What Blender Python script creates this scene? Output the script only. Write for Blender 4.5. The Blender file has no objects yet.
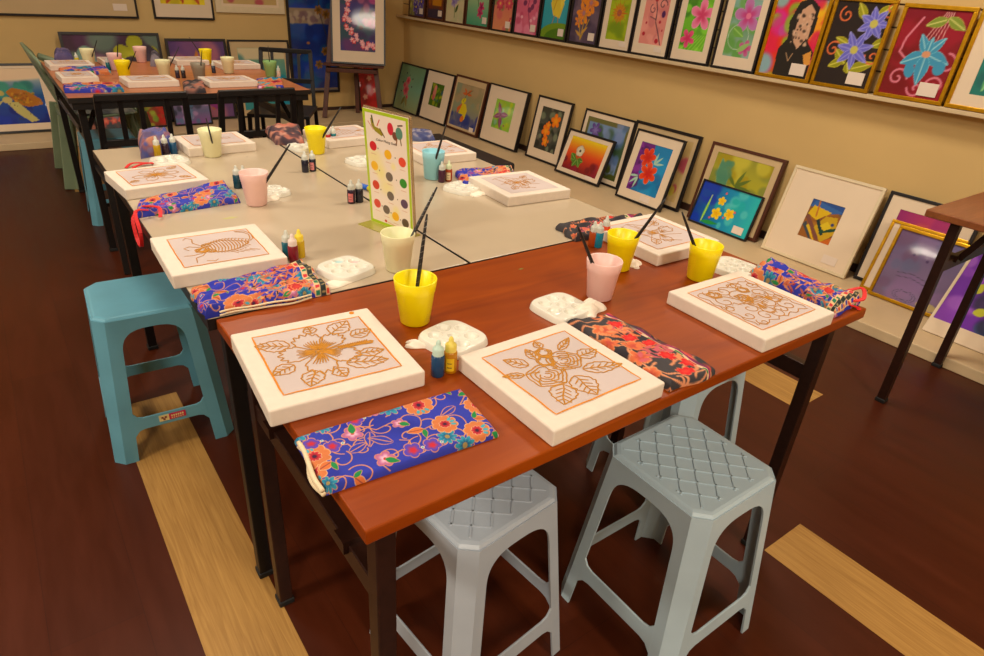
import bpy, bmesh, math, random
import numpy as np
from mathutils import Vector, Matrix
random.seed(4)
C = bpy.context.scene.collection
PI = math.pi
R = math.radians
def lin(c):
    return tuple(((v/255)/12.92 if v/255 <= .04045 else ((v/255+.055)/1.055)**2.4) for v in c)

# ---------------------------------------------------------------- camera
H = 1.335
F, PITCH, ROLL, YAW = 640.5, R(28.5), R(4.277), R(38.09)
fw = Vector((math.sin(YAW)*math.cos(PITCH), math.cos(YAW)*math.cos(PITCH), -math.sin(PITCH)))
rt0 = Vector((math.cos(YAW), -math.sin(YAW), 0)); up0 = rt0.cross(fw)
rt = rt0*math.cos(ROLL)+up0*math.sin(ROLL); up = up0*math.cos(ROLL)-rt0*math.sin(ROLL)
eye = Vector((0, 0, H))
def ray(px, py): return rt*((px-492)/F) - up*((py-328)/F) + fw
def at(px, py, z):                       # point on the horizontal plane z
    d = ray(px, py); return eye + d*((z-H)/d.z)
def aty(px, py, y): d = ray(px, py); return eye + d*(y/d.y)
def atx(px, py, x): d = ray(px, py); return eye + d*(x/d.x)
cam = bpy.data.cameras.new('camera'); cam.lens = F*36/984; cam.sensor_width = 36; cam.clip_start = .05
co = bpy.data.objects.new('camera', cam); C.objects.link(co)
co.matrix_world = Matrix(((rt.x, up.x, -fw.x, 0), (rt.y, up.y, -fw.y, 0), (rt.z, up.z, -fw.z, H), (0, 0, 0, 1)))
bpy.context.scene.camera = co

# ---------------------------------------------------------------- materials
def mat(name, col, rough=.5, metal=0, vary=.12, scale=30, bump=0, coat=0, trans=0, stretch=None, sss=0):
    m = bpy.data.materials.new(name); m.use_nodes = True
    nt = m.node_tree; b = nt.nodes['Principled BSDF']
    c = lin(col)
    tc = nt.nodes.new('ShaderNodeTexCoord'); mp = nt.nodes.new('ShaderNodeMapping'); n = nt.nodes.new('ShaderNodeTexNoise')
    if stretch: mp.inputs['Scale'].default_value = stretch
    n.inputs['Scale'].default_value = scale; n.inputs['Detail'].default_value = 5
    nt.links.new(tc.outputs['Object'], mp.inputs[0]); nt.links.new(mp.outputs[0], n.inputs['Vector'])
    rp = nt.nodes.new('ShaderNodeValToRGB')
    rp.color_ramp.elements[0].position = .3; rp.color_ramp.elements[1].position = .7
    rp.color_ramp.elements[0].color = tuple(v*(1-vary) for v in c)+(1,)
    rp.color_ramp.elements[1].color = tuple(min(1, v*(1+vary)) for v in c)+(1,)
    nt.links.new(n.outputs['Fac'], rp.inputs[0]); nt.links.new(rp.outputs[0], b.inputs['Base Color'])
    b.inputs['Roughness'].default_value = rough; b.inputs['Metallic'].default_value = metal
    if coat: b.inputs['Coat Weight'].default_value = coat; b.inputs['Coat Roughness'].default_value = .12
    if trans: b.inputs['Transmission Weight'].default_value = trans
    if sss: b.inputs['Subsurface Weight'].default_value = sss; b.inputs['Subsurface Radius'].default_value = (.01, .01, .008)
    if bump:
        bp = nt.nodes.new('ShaderNodeBump'); bp.inputs['Strength'].default_value = bump; bp.inputs['Distance'].default_value = .002
        nt.links.new(n.outputs['Fac'], bp.inputs['Height']); nt.links.new(bp.outputs[0], b.inputs['Normal'])
    return m
def paintmat(name, rough, coat=0, bump=0):
    m = bpy.data.materials.new(name); m.use_nodes = True; nt = m.node_tree; b = nt.nodes['Principled BSDF']
    a = nt.nodes.new('ShaderNodeAttribute'); a.attribute_name = 'Col'
    nt.links.new(a.outputs['Color'], b.inputs['Base Color']); b.inputs['Roughness'].default_value = rough
    b.inputs['Coat Weight'].default_value = coat; b.inputs['Coat Roughness'].default_value = .05; b.inputs['Specular IOR Level'].default_value = .3
    if bump:
        w = nt.nodes.new('ShaderNodeTexNoise'); w.inputs['Scale'].default_value = 900
        tc = nt.nodes.new('ShaderNodeTexCoord'); nt.links.new(tc.outputs['Object'], w.inputs['Vector'])
        bp = nt.nodes.new('ShaderNodeBump'); bp.inputs['Strength'].default_value = bump; bp.inputs['Distance'].default_value = .001
        nt.links.new(w.outputs['Fac'], bp.inputs['Height']); nt.links.new(bp.outputs[0], b.inputs['Normal'])
    return m
M = {}
M['print'] = paintmat('painted_print', .6, .6)
M['batik'] = paintmat('batik_cloth', .85, 0, .25)
M['card_print'] = paintmat('printed_card', .4, .3)
M['white_cotton'] = mat('white_cotton', (224, 210, 194), .8, vary=.03, scale=60, bump=.15)
M['grey_cotton'] = mat('stretched_cotton', (198, 182, 178), .85, vary=.05, scale=9, bump=.1)
M['wax'] = mat('golden_wax', (188, 124, 4), .6, vary=.1, scale=200)
M['wax_o'] = mat('orange_wax', (222, 134, 0), .6, vary=.15, scale=60)
M['black_metal'] = mat('black_steel', (26, 22, 22), .42, .3, vary=.2, scale=60)
M['brown_metal'] = mat('dark_brown_steel', (52, 28, 20), .38, .4, vary=.2, scale=60)
M['rubber'] = mat('black_rubber', (14, 14, 15), .7)
M['blue_plastic'] = mat('blue_plastic', (100, 160, 180), .38, vary=.1, scale=7)
M['grey_plastic'] = mat('grey_blue_plastic', (176, 196, 206), .36, vary=.06, scale=8)
M['grey_plastic_d'] = mat('grey_plastic_deep', (166, 174, 184), .4, vary=.06, scale=8)
M['green_plastic'] = mat('sage_plastic', (126, 142, 112), .4, vary=.12, scale=6)
M['yellow'] = mat('yellow_plastic', (250, 230, 4), .35, vary=.03, sss=.1)
M['pink'] = mat('pink_plastic', (242, 200, 192), .4, vary=.03, sss=.1)
M['cream'] = mat('cream_plastic', (234, 230, 184), .4, vary=.03, sss=.1)
M['sky'] = mat('sky_plastic', (150, 214, 228), .4, vary=.03, sss=.1)
M['mint'] = mat('mint_plastic', (140, 184, 112), .4, vary=.03)
M['grey_cup'] = mat('grey_plastic_cup', (150, 142, 124), .4, vary=.03)
M['palette'] = mat('white_plastic', (226, 222, 208), .25, vary=.02, coat=.3)
M['water'] = mat('cloudy_water', (186, 206, 160), .1, vary=.03)
M['brush'] = mat('black_brush_handle', (24, 22, 24), .4, vary=.4, scale=120)
M['ferrule'] = mat('metal_ferrule', (170, 165, 160), .3, .9)
M['tissue'] = mat('white_tissue', (236, 224, 206), .9, vary=.04, scale=80, bump=.4)
M['lining'] = mat('cream_lining', (226, 206, 170), .9, vary=.05, scale=90, bump=.2)
M['red_ribbon'] = mat('red_ribbon', (214, 24, 26), .6, vary=.1)
M['gold'] = mat('gilt_wood', (206, 152, 20), .3, .75, vary=.15, scale=40)
M['fblack'] = mat('black_frame_wood', (26, 22, 24), .35, vary=.15, scale=40)
M['fbrown'] = mat('brown_frame_wood', (82, 40, 22), .4, vary=.2, scale=40, stretch=(1, 1, .2))
M['fwhite'] = mat('white_frame_wood', (226, 208, 172), .5, vary=.03)
M['mat'] = mat('ivory_mount', (232, 210, 182), .8, vary=.02, scale=5)
M['mat_tan'] = mat('sand_mount', (204, 176, 132), .8, vary=.03, scale=5)
M['card'] = mat('white_price_card', (232, 214, 198), .7, vary=.02)
M['backing'] = mat('brown_backing', (120, 88, 56), .8)
M['easel'] = mat('dark_easel_wood', (84, 42, 26), .5, vary=.25, scale=20, stretch=(4, 4, .5))
M['table_w'] = mat('pale_laminate', (190, 172, 146), .28, vary=.03, scale=6, coat=.3)
M['edge_b'] = mat('black_edge_band', (24, 20, 20), .4)
M['box_black'] = mat('black_vinyl', (26, 24, 28), .45, vary=.15)
M['ceil'] = mat('ceiling_paint', (226, 208, 172), .9, vary=.02, scale=3)
M['wall'] = mat('warm_wall_paint', (214, 180, 118), .75, vary=.035, scale=2.2, bump=.03)
M['ledge'] = mat('ledge_paint', (216, 190, 150), .5, vary=.05, scale=5)
M['groove'] = mat('slat_groove', (96, 74, 52), .8)
M['skirt'] = mat('dark_skirting', (58, 34, 26), .5)
M['rail'] = mat('cream_rail', (214, 190, 150), .45, vary=.03)

def woodmat(name, c0, c1, rough, sx, sy, scale=3.2, coat=.2):
    m = bpy.data.materials.new(name); m.use_nodes = True; nt = m.node_tree; b = nt.nodes['Principled BSDF']
    tc = nt.nodes.new('ShaderNodeTexCoord'); mp = nt.nodes.new('ShaderNodeMapping'); mp.inputs['Scale'].default_value = (sx, sy, 4)
    n = nt.nodes.new('ShaderNodeTexNoise'); n.inputs['Scale'].default_value = scale; n.inputs['Detail'].default_value = 8; n.inputs['Distortion'].default_value = 1.2
    n2 = nt.nodes.new('ShaderNodeTexNoise'); n2.inputs['Scale'].default_value = 2.5
    nt.links.new(tc.outputs['Object'], mp.inputs[0]); nt.links.new(mp.outputs[0], n.inputs['Vector']); nt.links.new(tc.outputs['Object'], n2.inputs['Vector'])
    mx = nt.nodes.new('ShaderNodeMath'); mx.operation = 'MULTIPLY_ADD'; mx.inputs[1].default_value = .35
    nt.links.new(n2.outputs['Fac'], mx.inputs[0]); nt.links.new(n.outputs['Fac'], mx.inputs[2])
    rp = nt.nodes.new('ShaderNodeValToRGB'); rp.color_ramp.elements[0].position = .42; rp.color_ramp.elements[1].position = .9
    rp.color_ramp.elements[0].color = lin(c0)+(1,); rp.color_ramp.elements[1].color = lin(c1)+(1,)
    nt.links.new(mx.outputs[0], rp.inputs[0]); nt.links.new(rp.outputs[0], b.inputs['Base Color'])
    b.inputs['Roughness'].default_value = rough; b.inputs['Coat Weight'].default_value = coat; b.inputs['Coat Roughness'].default_value = .15; b.inputs['Specular IOR Level'].default_value = .3
    return m
M['varnish'] = woodmat('varnished_red_brown_wood', (122, 44, 0), (152, 66, 0), .42, 1.2, 9, 2.2, coat=.06)
M['varnish2'] = woodmat('brown_table_laminate', (120, 66, 34), (150, 88, 48), .4, 1.5, 14)
M['far_top'] = woodmat('orange_brown_laminate', (168, 96, 56), (190, 116, 72), .4, 1.5, 14)
M['plank'] = woodmat('pale_oak_plank', (150, 108, 54), (182, 138, 74), .42, 30, 1.2, 4, .1)
def floormat():
    m = bpy.data.materials.new('dark_red_floor'); m.use_nodes = True; nt = m.node_tree; b = nt.nodes['Principled BSDF']
    tc = nt.nodes.new('ShaderNodeTexCoord'); mp = nt.nodes.new('ShaderNodeMapping'); mp.inputs['Rotation'].default_value = (0, 0, PI/2)
    br = nt.nodes.new('ShaderNodeTexBrick'); br.inputs['Scale'].default_value = 1; br.inputs['Brick Width'].default_value = 1.22; br.inputs['Row Height'].default_value = .183
    br.inputs['Mortar Size'].default_value = .0008; br.inputs['Color1'].default_value = lin((66, 25, 9))+(1,); br.inputs['Color2'].default_value = lin((72, 28, 10))+(1,); br.inputs['Mortar'].default_value = lin((54, 20, 8))+(1,)
    n = nt.nodes.new('ShaderNodeTexNoise'); n.inputs['Scale'].default_value = 3; n.inputs['Detail'].default_value = 7; n.inputs['Roughness'].default_value = .65
    mp2 = nt.nodes.new('ShaderNodeMapping'); mp2.inputs['Scale'].default_value = (6, .8, 1)
    nt.links.new(tc.outputs['Object'], mp.inputs[0]); nt.links.new(mp.outputs[0], br.inputs['Vector'])
    nt.links.new(tc.outputs['Object'], mp2.inputs[0]); nt.links.new(mp2.outputs[0], n.inputs['Vector'])
    mx = nt.nodes.new('ShaderNodeMixRGB'); mx.blend_type = 'OVERLAY'; mx.inputs[0].default_value = .45
    nt.links.new(br.outputs['Color'], mx.inputs[1]); nt.links.new(n.outputs['Fac'], mx.inputs[2]); nt.links.new(mx.outputs[0], b.inputs['Base Color'])
    b.inputs['Specular IOR Level'].default_value = .26; mr = nt.nodes.new('ShaderNodeMapRange'); mr.inputs['To Min'].default_value = .28; mr.inputs['To Max'].default_value = .5
    nt.links.new(n.outputs['Fac'], mr.inputs[0]); nt.links.new(mr.outputs[0], b.inputs['Roughness'])
    return m
M['floor'] = floormat()
_dye = {}
def dye(c, rough=.25, trans=.15):
    k = tuple(c)
    if k not in _dye: _dye[k] = mat('dye_%s' % ['blue', 'amber'][c[0] > c[2]], c, rough, vary=.05, trans=trans)
    return _dye[k]

# ---------------------------------------------------------------- mesh helpers
class MB:
    def __init__(s): s.v = []; s.f = []; s.m = []; s.sm = []
    def add(s, vs, fs, mi=0, smooth=False):
        o = len(s.v); s.v += [tuple(v) for v in vs]
        for f in fs: s.f.append(tuple(i+o for i in f)); s.m.append(mi); s.sm.append(smooth)
    def box(s, x0, y0, z0, x1, y1, z1, mi=0):
        vs = [(x, y, z) for x in (x0, x1) for y in (y0, y1) for z in (z0, z1)]
        s.add(vs, [(0, 1, 3, 2), (4, 6, 7, 5), (0, 4, 5, 1), (2, 3, 7, 6), (0, 2, 6, 4), (1, 5, 7, 3)], mi)
    def bar(s, a, b, w, h=None, mi=0, upv=(0, 0, 1)):        # rectangular bar from a to b
        h = h or w; a = Vector(a); b = Vector(b); d = (b-a).normalized(); u = Vector(upv)
        if abs(d.dot(u)) > .95: u = Vector((0, 1, 0))
        sx = d.cross(u).normalized(); sy = sx.cross(d).normalized()
        vs = [p+sx*i*w/2+sy*j*h/2 for p in (a, b) for i, j in ((-1, -1), (1, -1), (1, 1), (-1, 1))]
        s.add(vs, [(3, 2, 1, 0), (4, 5, 6, 7), (0, 1, 5, 4), (1, 2, 6, 5), (2, 3, 7, 6), (3, 0, 4, 7)], mi)
    def tube(s, pts, r, n=10, mi=0, cap=True):
        pts = [Vector(p) for p in pts]; rs = r if isinstance(r, (list, tuple)) else [r]*len(pts)
        vs = []; prev = None
        for i, p in enumerate(pts):
            d = (pts[min(i+1, len(pts)-1)]-pts[max(i-1, 0)]).normalized()
            u = prev if prev is not None else (Vector((0, 0, 1)) if abs(d.z) < .9 else Vector((1, 0, 0)))
            sx = d.cross(u).normalized(); sy = sx.cross(d).normalized(); prev = sy
            for k in range(n):
                a = 2*PI*k/n; vs.append(p+(sx*math.cos(a)+sy*math.sin(a))*rs[i])
        fs = [(i*n+k, i*n+(k+1) % n, (i+1)*n+(k+1) % n, (i+1)*n+k) for i in range(len(pts)-1) for k in range(n)]
        if cap: fs += [tuple(range(n-1, -1, -1)), tuple((len(pts)-1)*n+k for k in range(n))]
        s.add(vs, fs, mi, True)
    def lathe(s, prof, n=32, mi=0, c=(0, 0, 0)):
        vs = [(c[0]+r*math.cos(2*PI*k/n), c[1]+r*math.sin(2*PI*k/n), c[2]+z) for r, z in prof for k in range(n)]
        fs = [(i*n+k, i*n+(k+1) % n, (i+1)*n+(k+1) % n, (i+1)*n+k) for i in range(len(prof)-1) for k in range(n)]
        s.add(vs, fs, mi, True)
    def ribbon(s, pts, w, z, mi=0, lift=.0006):              # raised wax line lying in the plane z
        P = [Vector((p[0], p[1])) for p in pts]; n = len(P)
        if n < 2: return
        L = []; Rr = []
        for i in range(n):
            d = P[min(i+1, n-1)]-P[max(i-1, 0)]
            if d.length < 1e-7: d = Vector((1, 0))
            d.normalize(); q = Vector((-d.y, d.x))*w/2*(1.0 if 0 < i < n-1 else .6)
            L.append(P[i]+q); Rr.append(P[i]-q)
        vs = [(a.x, a.y, z) for a in L]+[(p.x, p.y, z+lift) for p in P]+[(a.x, a.y, z) for a in Rr]
        fs = []
        for i in range(n-1):
            fs += [(i, n+i, n+i+1, i+1), (n+i, 2*n+i, 2*n+i+1, n+i+1)]
        s.add(vs, fs, mi, False)
    def build(s, name, mats, parent=None, bevel=0, seg=2, loc=None):
        me = bpy.data.meshes.new(name); me.from_pydata(s.v, [], s.f); me.update()
        for mm in (mats if isinstance(mats, (list, tuple)) else [mats]): me.materials.append(mm)
        me.polygons.foreach_set('material_index', s.m); me.polygons.foreach_set('use_smooth', s.sm)
        bm = bmesh.new(); bm.from_mesh(me); bmesh.ops.recalc_face_normals(bm, faces=bm.faces); bm.to_mesh(me); bm.free()
        o = bpy.data.objects.new(name, me); C.objects.link(o)
        if parent: o.parent = parent
        if loc: o.location = loc
        if bevel:
            b = o.modifiers.new('b', 'BEVEL'); b.width = bevel; b.segments = seg; b.limit_method = 'ANGLE'; b.angle_limit = R(40)
        return o
def tag(o, label, cat, group=None):
    o['label'] = label; o['category'] = cat
    if group: o['group'] = group
    return o
def thing(name, label, cat, loc=(0, 0, 0), rotz=0, group=None, rot=None):
    o = bpy.data.objects.new(name, None); C.objects.link(o); o.empty_display_size = .05
    o.location = loc; o.rotation_euler = rot or (0, 0, rotz)
    return tag(o, label, cat, group)
def struct(name, mb, m, parent=None, **k):
    o = mb.build(name, m, parent, **k)
    if not parent: o['kind'] = 'structure'
    return o
def copy_thing(root, loc, rotz, label, group=None):
    r = root.copy(); C.objects.link(r); r.location = loc; r.rotation_euler = (0, 0, rotz); r['label'] = label
    if group: r['group'] = group
    for ch in list(root.children):
        c = ch.copy(); C.objects.link(c); c.parent = r
        for g in ch.children:
            d = g.copy(); C.objects.link(d); d.parent = c
    return r

# ---------------------------------------------------------------- painter: colours a dense grid of vertices
def sm(x, e0, e1): t = np.clip((x-e0)/(e1-e0+1e-9), 0, 1); return t*t*(3-2*t)
class Paint:
    """x runs 0..a, y runs 0..1; every method lays one shape of paint over the grid"""
    def __init__(s, nx, ny, a, seed=0):
        s.nx, s.ny, s.a = nx, ny, a
        x = np.linspace(0, a, nx); y = np.linspace(0, 1, ny); s.X, s.Y = np.meshgrid(x, y)
        s.C = np.ones((ny, nx, 3))*200; s.aa = .9/ny; s.rg = np.random.RandomState(seed+7)
    def put(s, m, col):
        s.C = s.C*(1-m[..., None])+np.array(col, float)*m[..., None]; return s
    def bg(s, c): s.C[:] = c; return s
    def grad(s, c0, c1, c2=None, ax='y'):
        t = (s.Y if ax == 'y' else s.X/s.a)[..., None]; c0, c1 = np.array(c0, float), np.array(c1, float)
        s.C = c0*(1-t)+c1*t if c2 is None else np.where(t < .5, c0*(1-2*t)+c1*2*t, c1*(2-2*t)+np.array(c2, float)*(2*t-1)); return s
    def blotch(s, cols, r=.12, n=30, soft=.5, x0=0, x1=9, y0=0, y1=1):
        x1 = min(x1, s.a)
        for i in range(n):
            cx, cy = s.rg.uniform(x0, x1), s.rg.uniform(y0, y1); rr = r*s.rg.uniform(.5, 1.3)
            d = np.hypot((s.X-cx)*s.rg.uniform(.7, 1.4), s.Y-cy)/rr
            s.put((1-sm(d, 1-soft, 1))*.8, cols[i % len(cols)])
        return s
    def ell(s, cx, cy, rx, ry, col, rot=0, soft=0, al=1):
        c, n = math.cos(rot), math.sin(rot); u = (s.X-cx)*c+(s.Y-cy)*n; v = -(s.X-cx)*n+(s.Y-cy)*c
        d = (np.sqrt((u/rx)**2+(v/ry)**2)-1)*min(rx, ry); e = max(s.aa, soft)
        return s.put((1-sm(d, -e/2, e/2))*al, col)
    def ring(s, cx, cy, r, w, col, sy=1):
        d = np.abs(np.hypot(s.X-cx, (s.Y-cy)/sy)-r); return s.put(1-sm(d, w/2-s.aa/2, w/2+s.aa/2), col)
    def flower(s, cx, cy, r, n, col, cin=None, rot=0, sharp=.6, depth=.55, out=None, ow=.012, eye=None, er=.18, sy=1):
        dx, dy = s.X-cx, (s.Y-cy)/sy; d = np.hypot(dx, dy); th = np.arctan2(dy, dx)-rot
        lobe = (1-depth)+depth*np.abs(np.cos(n*th/2))**sharp; rr = r*lobe
        if out is not None: s.put(1-sm(d-rr, ow-s.aa/2, ow+s.aa/2), out)
        m = 1-sm(d-rr, -s.aa/2, s.aa/2); s.put(m, col)
        if cin is not None: s.put(m*(1-sm(d/(rr+1e-6), .15, .85)), cin)
        if eye is not None: s.ell(cx, cy, r*er, r*er*sy, eye)
        return s
    def leaf(s, cx, cy, L, w, ang, col, out=None, vein=None, ow=.01):
        c, n = math.cos(ang), math.sin(ang); u = ((s.X-cx)*c+(s.Y-cy)*n)/L; v = -(s.X-cx)*n+(s.Y-cy)*c
        hw = np.where((u > 0) & (u < 1), w*np.sin(PI*np.clip(u, 0, 1)**.8), -.02)
        if out is not None: s.put(1-sm(np.abs(v)-hw, ow-s.aa/2, ow+s.aa/2)*1.0, out) if False else s.put((1-sm(np.abs(v)-hw, ow-s.aa/2, ow+s.aa/2))*((u > -.03) & (u < 1.03)), out)
        s.put(1-sm(np.abs(v)-hw, -s.aa/2, s.aa/2), col)
        if vein is not None: s.put((1-sm(np.abs(v), ow*.3, ow*.3+s.aa))*((u > .05) & (u < .95)), vein)
        return s
    def line(s, pts, w, col):
        D = np.full(s.X.shape, 9.)
        for (x0, y0), (x1, y1) in zip(pts[:-1], pts[1:]):
            dx, dy = x1-x0, y1-y0; L = dx*dx+dy*dy+1e-12; t = np.clip(((s.X-x0)*dx+(s.Y-y0)*dy)/L, 0, 1)
            D = np.minimum(D, np.hypot(s.X-x0-t*dx, s.Y-y0-t*dy))
        return s.put(1-sm(D, w/2-s.aa/2, w/2+s.aa/2), col)
    def swirl(s, cx, cy, r, a0, turns, w, col, n=26):
        return s.line([(cx+r*(1-i/n*.85)*math.cos(a0+turns*2*PI*i/n), cy+r*(1-i/n*.85)*math.sin(a0+turns*2*PI*i/n)) for i in range(n+1)], w, col)
    def rect(s, x0, y0, x1, y1, col):
        m = sm(s.X, x0-s.aa/2, x0+s.aa/2)*(1-sm(s.X, x1-s.aa/2, x1+s.aa/2))*sm(s.Y, y0-s.aa/2, y0+s.aa/2)*(1-sm(s.Y, y1-s.aa/2, y1+s.aa/2))
        return s.put(m, col)
    def poly(s, pts, col):
        ins = np.zeros(s.X.shape, bool); n = len(pts)
        for i in range(n):
            (x0, y0), (x1, y1) = pts[i], pts[(i+1) % n]
            ins ^= ((y0 > s.Y) != (y1 > s.Y)) & (s.X < (x1-x0)*(s.Y-y0)/((y1-y0) or 1e-9)+x0)
        return s.put(ins.astype(float), col)
    def lincol(s):
        c = np.clip(s.C/255, 0, 1); c = np.where(c <= .04045, c/12.92, ((c+.055)/1.055)**2.4)
        return np.concatenate([c.reshape(-1, 3), np.ones((s.nx*s.ny, 1))], 1)
def gridmesh(name, P, fn, mats, parent=None, smooth=True):
    """mesh whose vertices are P's grid, placed by fn(X/a, Y) -> x, y, z arrays"""
    x, y, z = fn(P.X/P.a, P.Y); co_ = np.stack([x, y, z], -1).reshape(-1, 3)
    nx, ny = P.nx, P.ny
    i = np.arange(nx*ny).reshape(ny, nx); q = np.stack([i[:-1, :-1], i[:-1, 1:], i[1:, 1:], i[1:, :-1]], -1).reshape(-1, 4)
    me = bpy.data.meshes.new(name); me.vertices.add(nx*ny); me.vertices.foreach_set('co', co_.ravel())
    me.loops.add(q.size); me.loops.foreach_set('vertex_index', q.ravel().astype(np.int32))
    me.polygons.add(len(q)); me.polygons.foreach_set('loop_start', np.arange(0, q.size, 4, dtype=np.int32))
    me.update(calc_edges=True); me.validate()
    ca = me.color_attributes.new('Col', 'FLOAT_COLOR', 'POINT'); ca.data.foreach_set('color', P.lincol().astype(np.float32).ravel())
    for mm in (mats if isinstance(mats, (list, tuple)) else [mats]): me.materials.append(mm)
    me.polygons.foreach_set('use_smooth', [smooth]*len(q))
    o = bpy.data.objects.new(name, me); C.objects.link(o)
    if parent: o.parent = parent
    return o
# ================================================================= the room
WX, WY, LZ, LX, LY = 3.61, 6.47, .05, 3.012, 5.87     # right wall, back wall, ledge height and its two front faces
X0, Y0, CZ = -8.4, -3.6, 2.9
b = MB(); b.box(X0, Y0, -.06, WX, WY, 0); floor = struct('floor', b, M['floor'])
for (x0, x1, y0, y1) in ((.086, .27, .25, 2.10), (1.424, 1.606, -.70, .525), (2.15, 2.335, .86, 2.08), (.27, .452, 4.65, 5.85), (-1.19, -1.01, .3, 1.52), (-1.56, -1.38, 3.2, 4.42)):
    b = MB(); b.box(x0, y0, -.01, x1, y1, .0006); o = b.build('pale_plank', M['plank'], floor)
b = MB(); b.box(WX, Y0, 0, WX+.1, WY+.1, CZ); struct('wall_right', b, M['wall'])
b = MB(); b.box(X0-.1, WY, 0, WX, WY+.1, CZ); struct('wall_back', b, M['wall'])
b = MB(); b.box(X0-.1, Y0, 0, X0, WY, CZ); struct('wall_left', b, M['wall'])
b = MB(); b.box(X0-.1, Y0-.1, 0, WX+.1, Y0, CZ); struct('wall_front', b, M['wall'])
b = MB(); b.box(X0-.1, Y0-.1, CZ, WX+.1, WY+.1, CZ+.1); struct('ceiling', b, M['ceil'])
b = MB(); b.box(LX, Y0, 0, WX, WY, LZ); b.box(X0, LY, 0, LX, WY, LZ); struct('trim_1', b, M['ledge'], bevel=.004)
b = MB(); b.box(WX-.012, Y0, LZ, WX, WY-.012, LZ+.045); struct('baseboard_right', b, M['skirt'])
b = MB(); b.box(X0, WY-.012, LZ, WX, WY, LZ+.03); struct('baseboard_back', b, M['skirt'])
# picture rail that carries the upper row, and the grooved boards above it
b = MB(); b.box(WX-.092, Y0, .934, WX, WY, .955); struct('trim_2', b, M['rail'], bevel=.003)
b = MB()
z = .962
while z < CZ-.05:
    b.box(WX-.014, Y0, z, WX, WY-.002, min(z+.092, CZ)); z += .1
struct('trim_3', b, M['wall'])
b = MB(); b.box(WX-.004, Y0, .96, WX-.0005, WY-.004, CZ-.01); struct('trim_4', b, M['groove'])

# ---------------------------------------------------------------- lights: round ceiling lamps, some of them added as fill
def lampmat():
    m = bpy.data.materials.new('lamp_glass'); m.use_nodes = True; b = m.node_tree.nodes['Principled BSDF']
    b.inputs['Base Color'].default_value = (.9, .85, .75, 1); b.inputs['Emission Color'].default_value = (1, .92, .78, 1); b.inputs['Emission Strength'].default_value = LAMP_E
    return m
LAMP_E = 6
M['lamp'] = lampmat()
def ceiling_lamp(x, y, label, watts, r=.32):
    t = thing('ceiling_lamp', label, 'lamp', (x, y, CZ), 0, 'round lamps on the ceiling')
    b = MB(); b.lathe([(r+.02, 0), (r+.03, -.02), (r+.03, -.05), (r, -.055)], 40); b.build('lamp_ring', M['fbrown'], t)
    b = MB(); b.lathe([(r, -.045), (r*.9, -.075), (r*.6, -.1), (r*.25, -.112), (.001, -.115)], 40); b.build('lamp_glass', M['lamp'], t)
    l = bpy.data.lights.new('ceiling_light', 'AREA'); l.shape = 'DISK'; l.size = r*2; l.energy = watts; l.color = (1, .89, .72)
    o = bpy.data.objects.new('ceiling_light', l); C.objects.link(o); o.location = (x, y, CZ-.13)
for i, (x, y, w) in enumerate(((.1, 2.05, .5), (1.2, 4.4, .35), (-2.4, 1.2, 2.1), (-2.4, 4.3, .6), (.9, -1.8, 1.7), (-1.6, -1.6, 1.9), (2.2, 1.5, .75), (-7.2, 4.2, .8))):  # left, behind-viewer and picture-row lamps are unseen sources used as fill
    ceiling_lamp(x, y, 'round ceiling lamp above %s' % ('the brown table', 'the far table', 'the open floor, added as side fill', 'the far corner of open floor', 'the viewer, added as fill', 'the floor behind the camera, added as fill', 'the row of pictures, fill for the right wall', 'the distant side of the room')[i], 46*w)
w = bpy.data.worlds.new('world'); bpy.context.scene.world = w; w.use_nodes = True
w.node_tree.nodes['Background'].inputs[0].default_value = (.9, .75, .55, 1); w.node_tree.nodes['Background'].inputs[1].default_value = .3
vs = bpy.context.scene.view_settings
vs.view_transform = 'Standard'; vs.look = 'None'; vs.gamma = 1; vs.exposure = -.16; vs.use_curve_mapping = False

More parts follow.
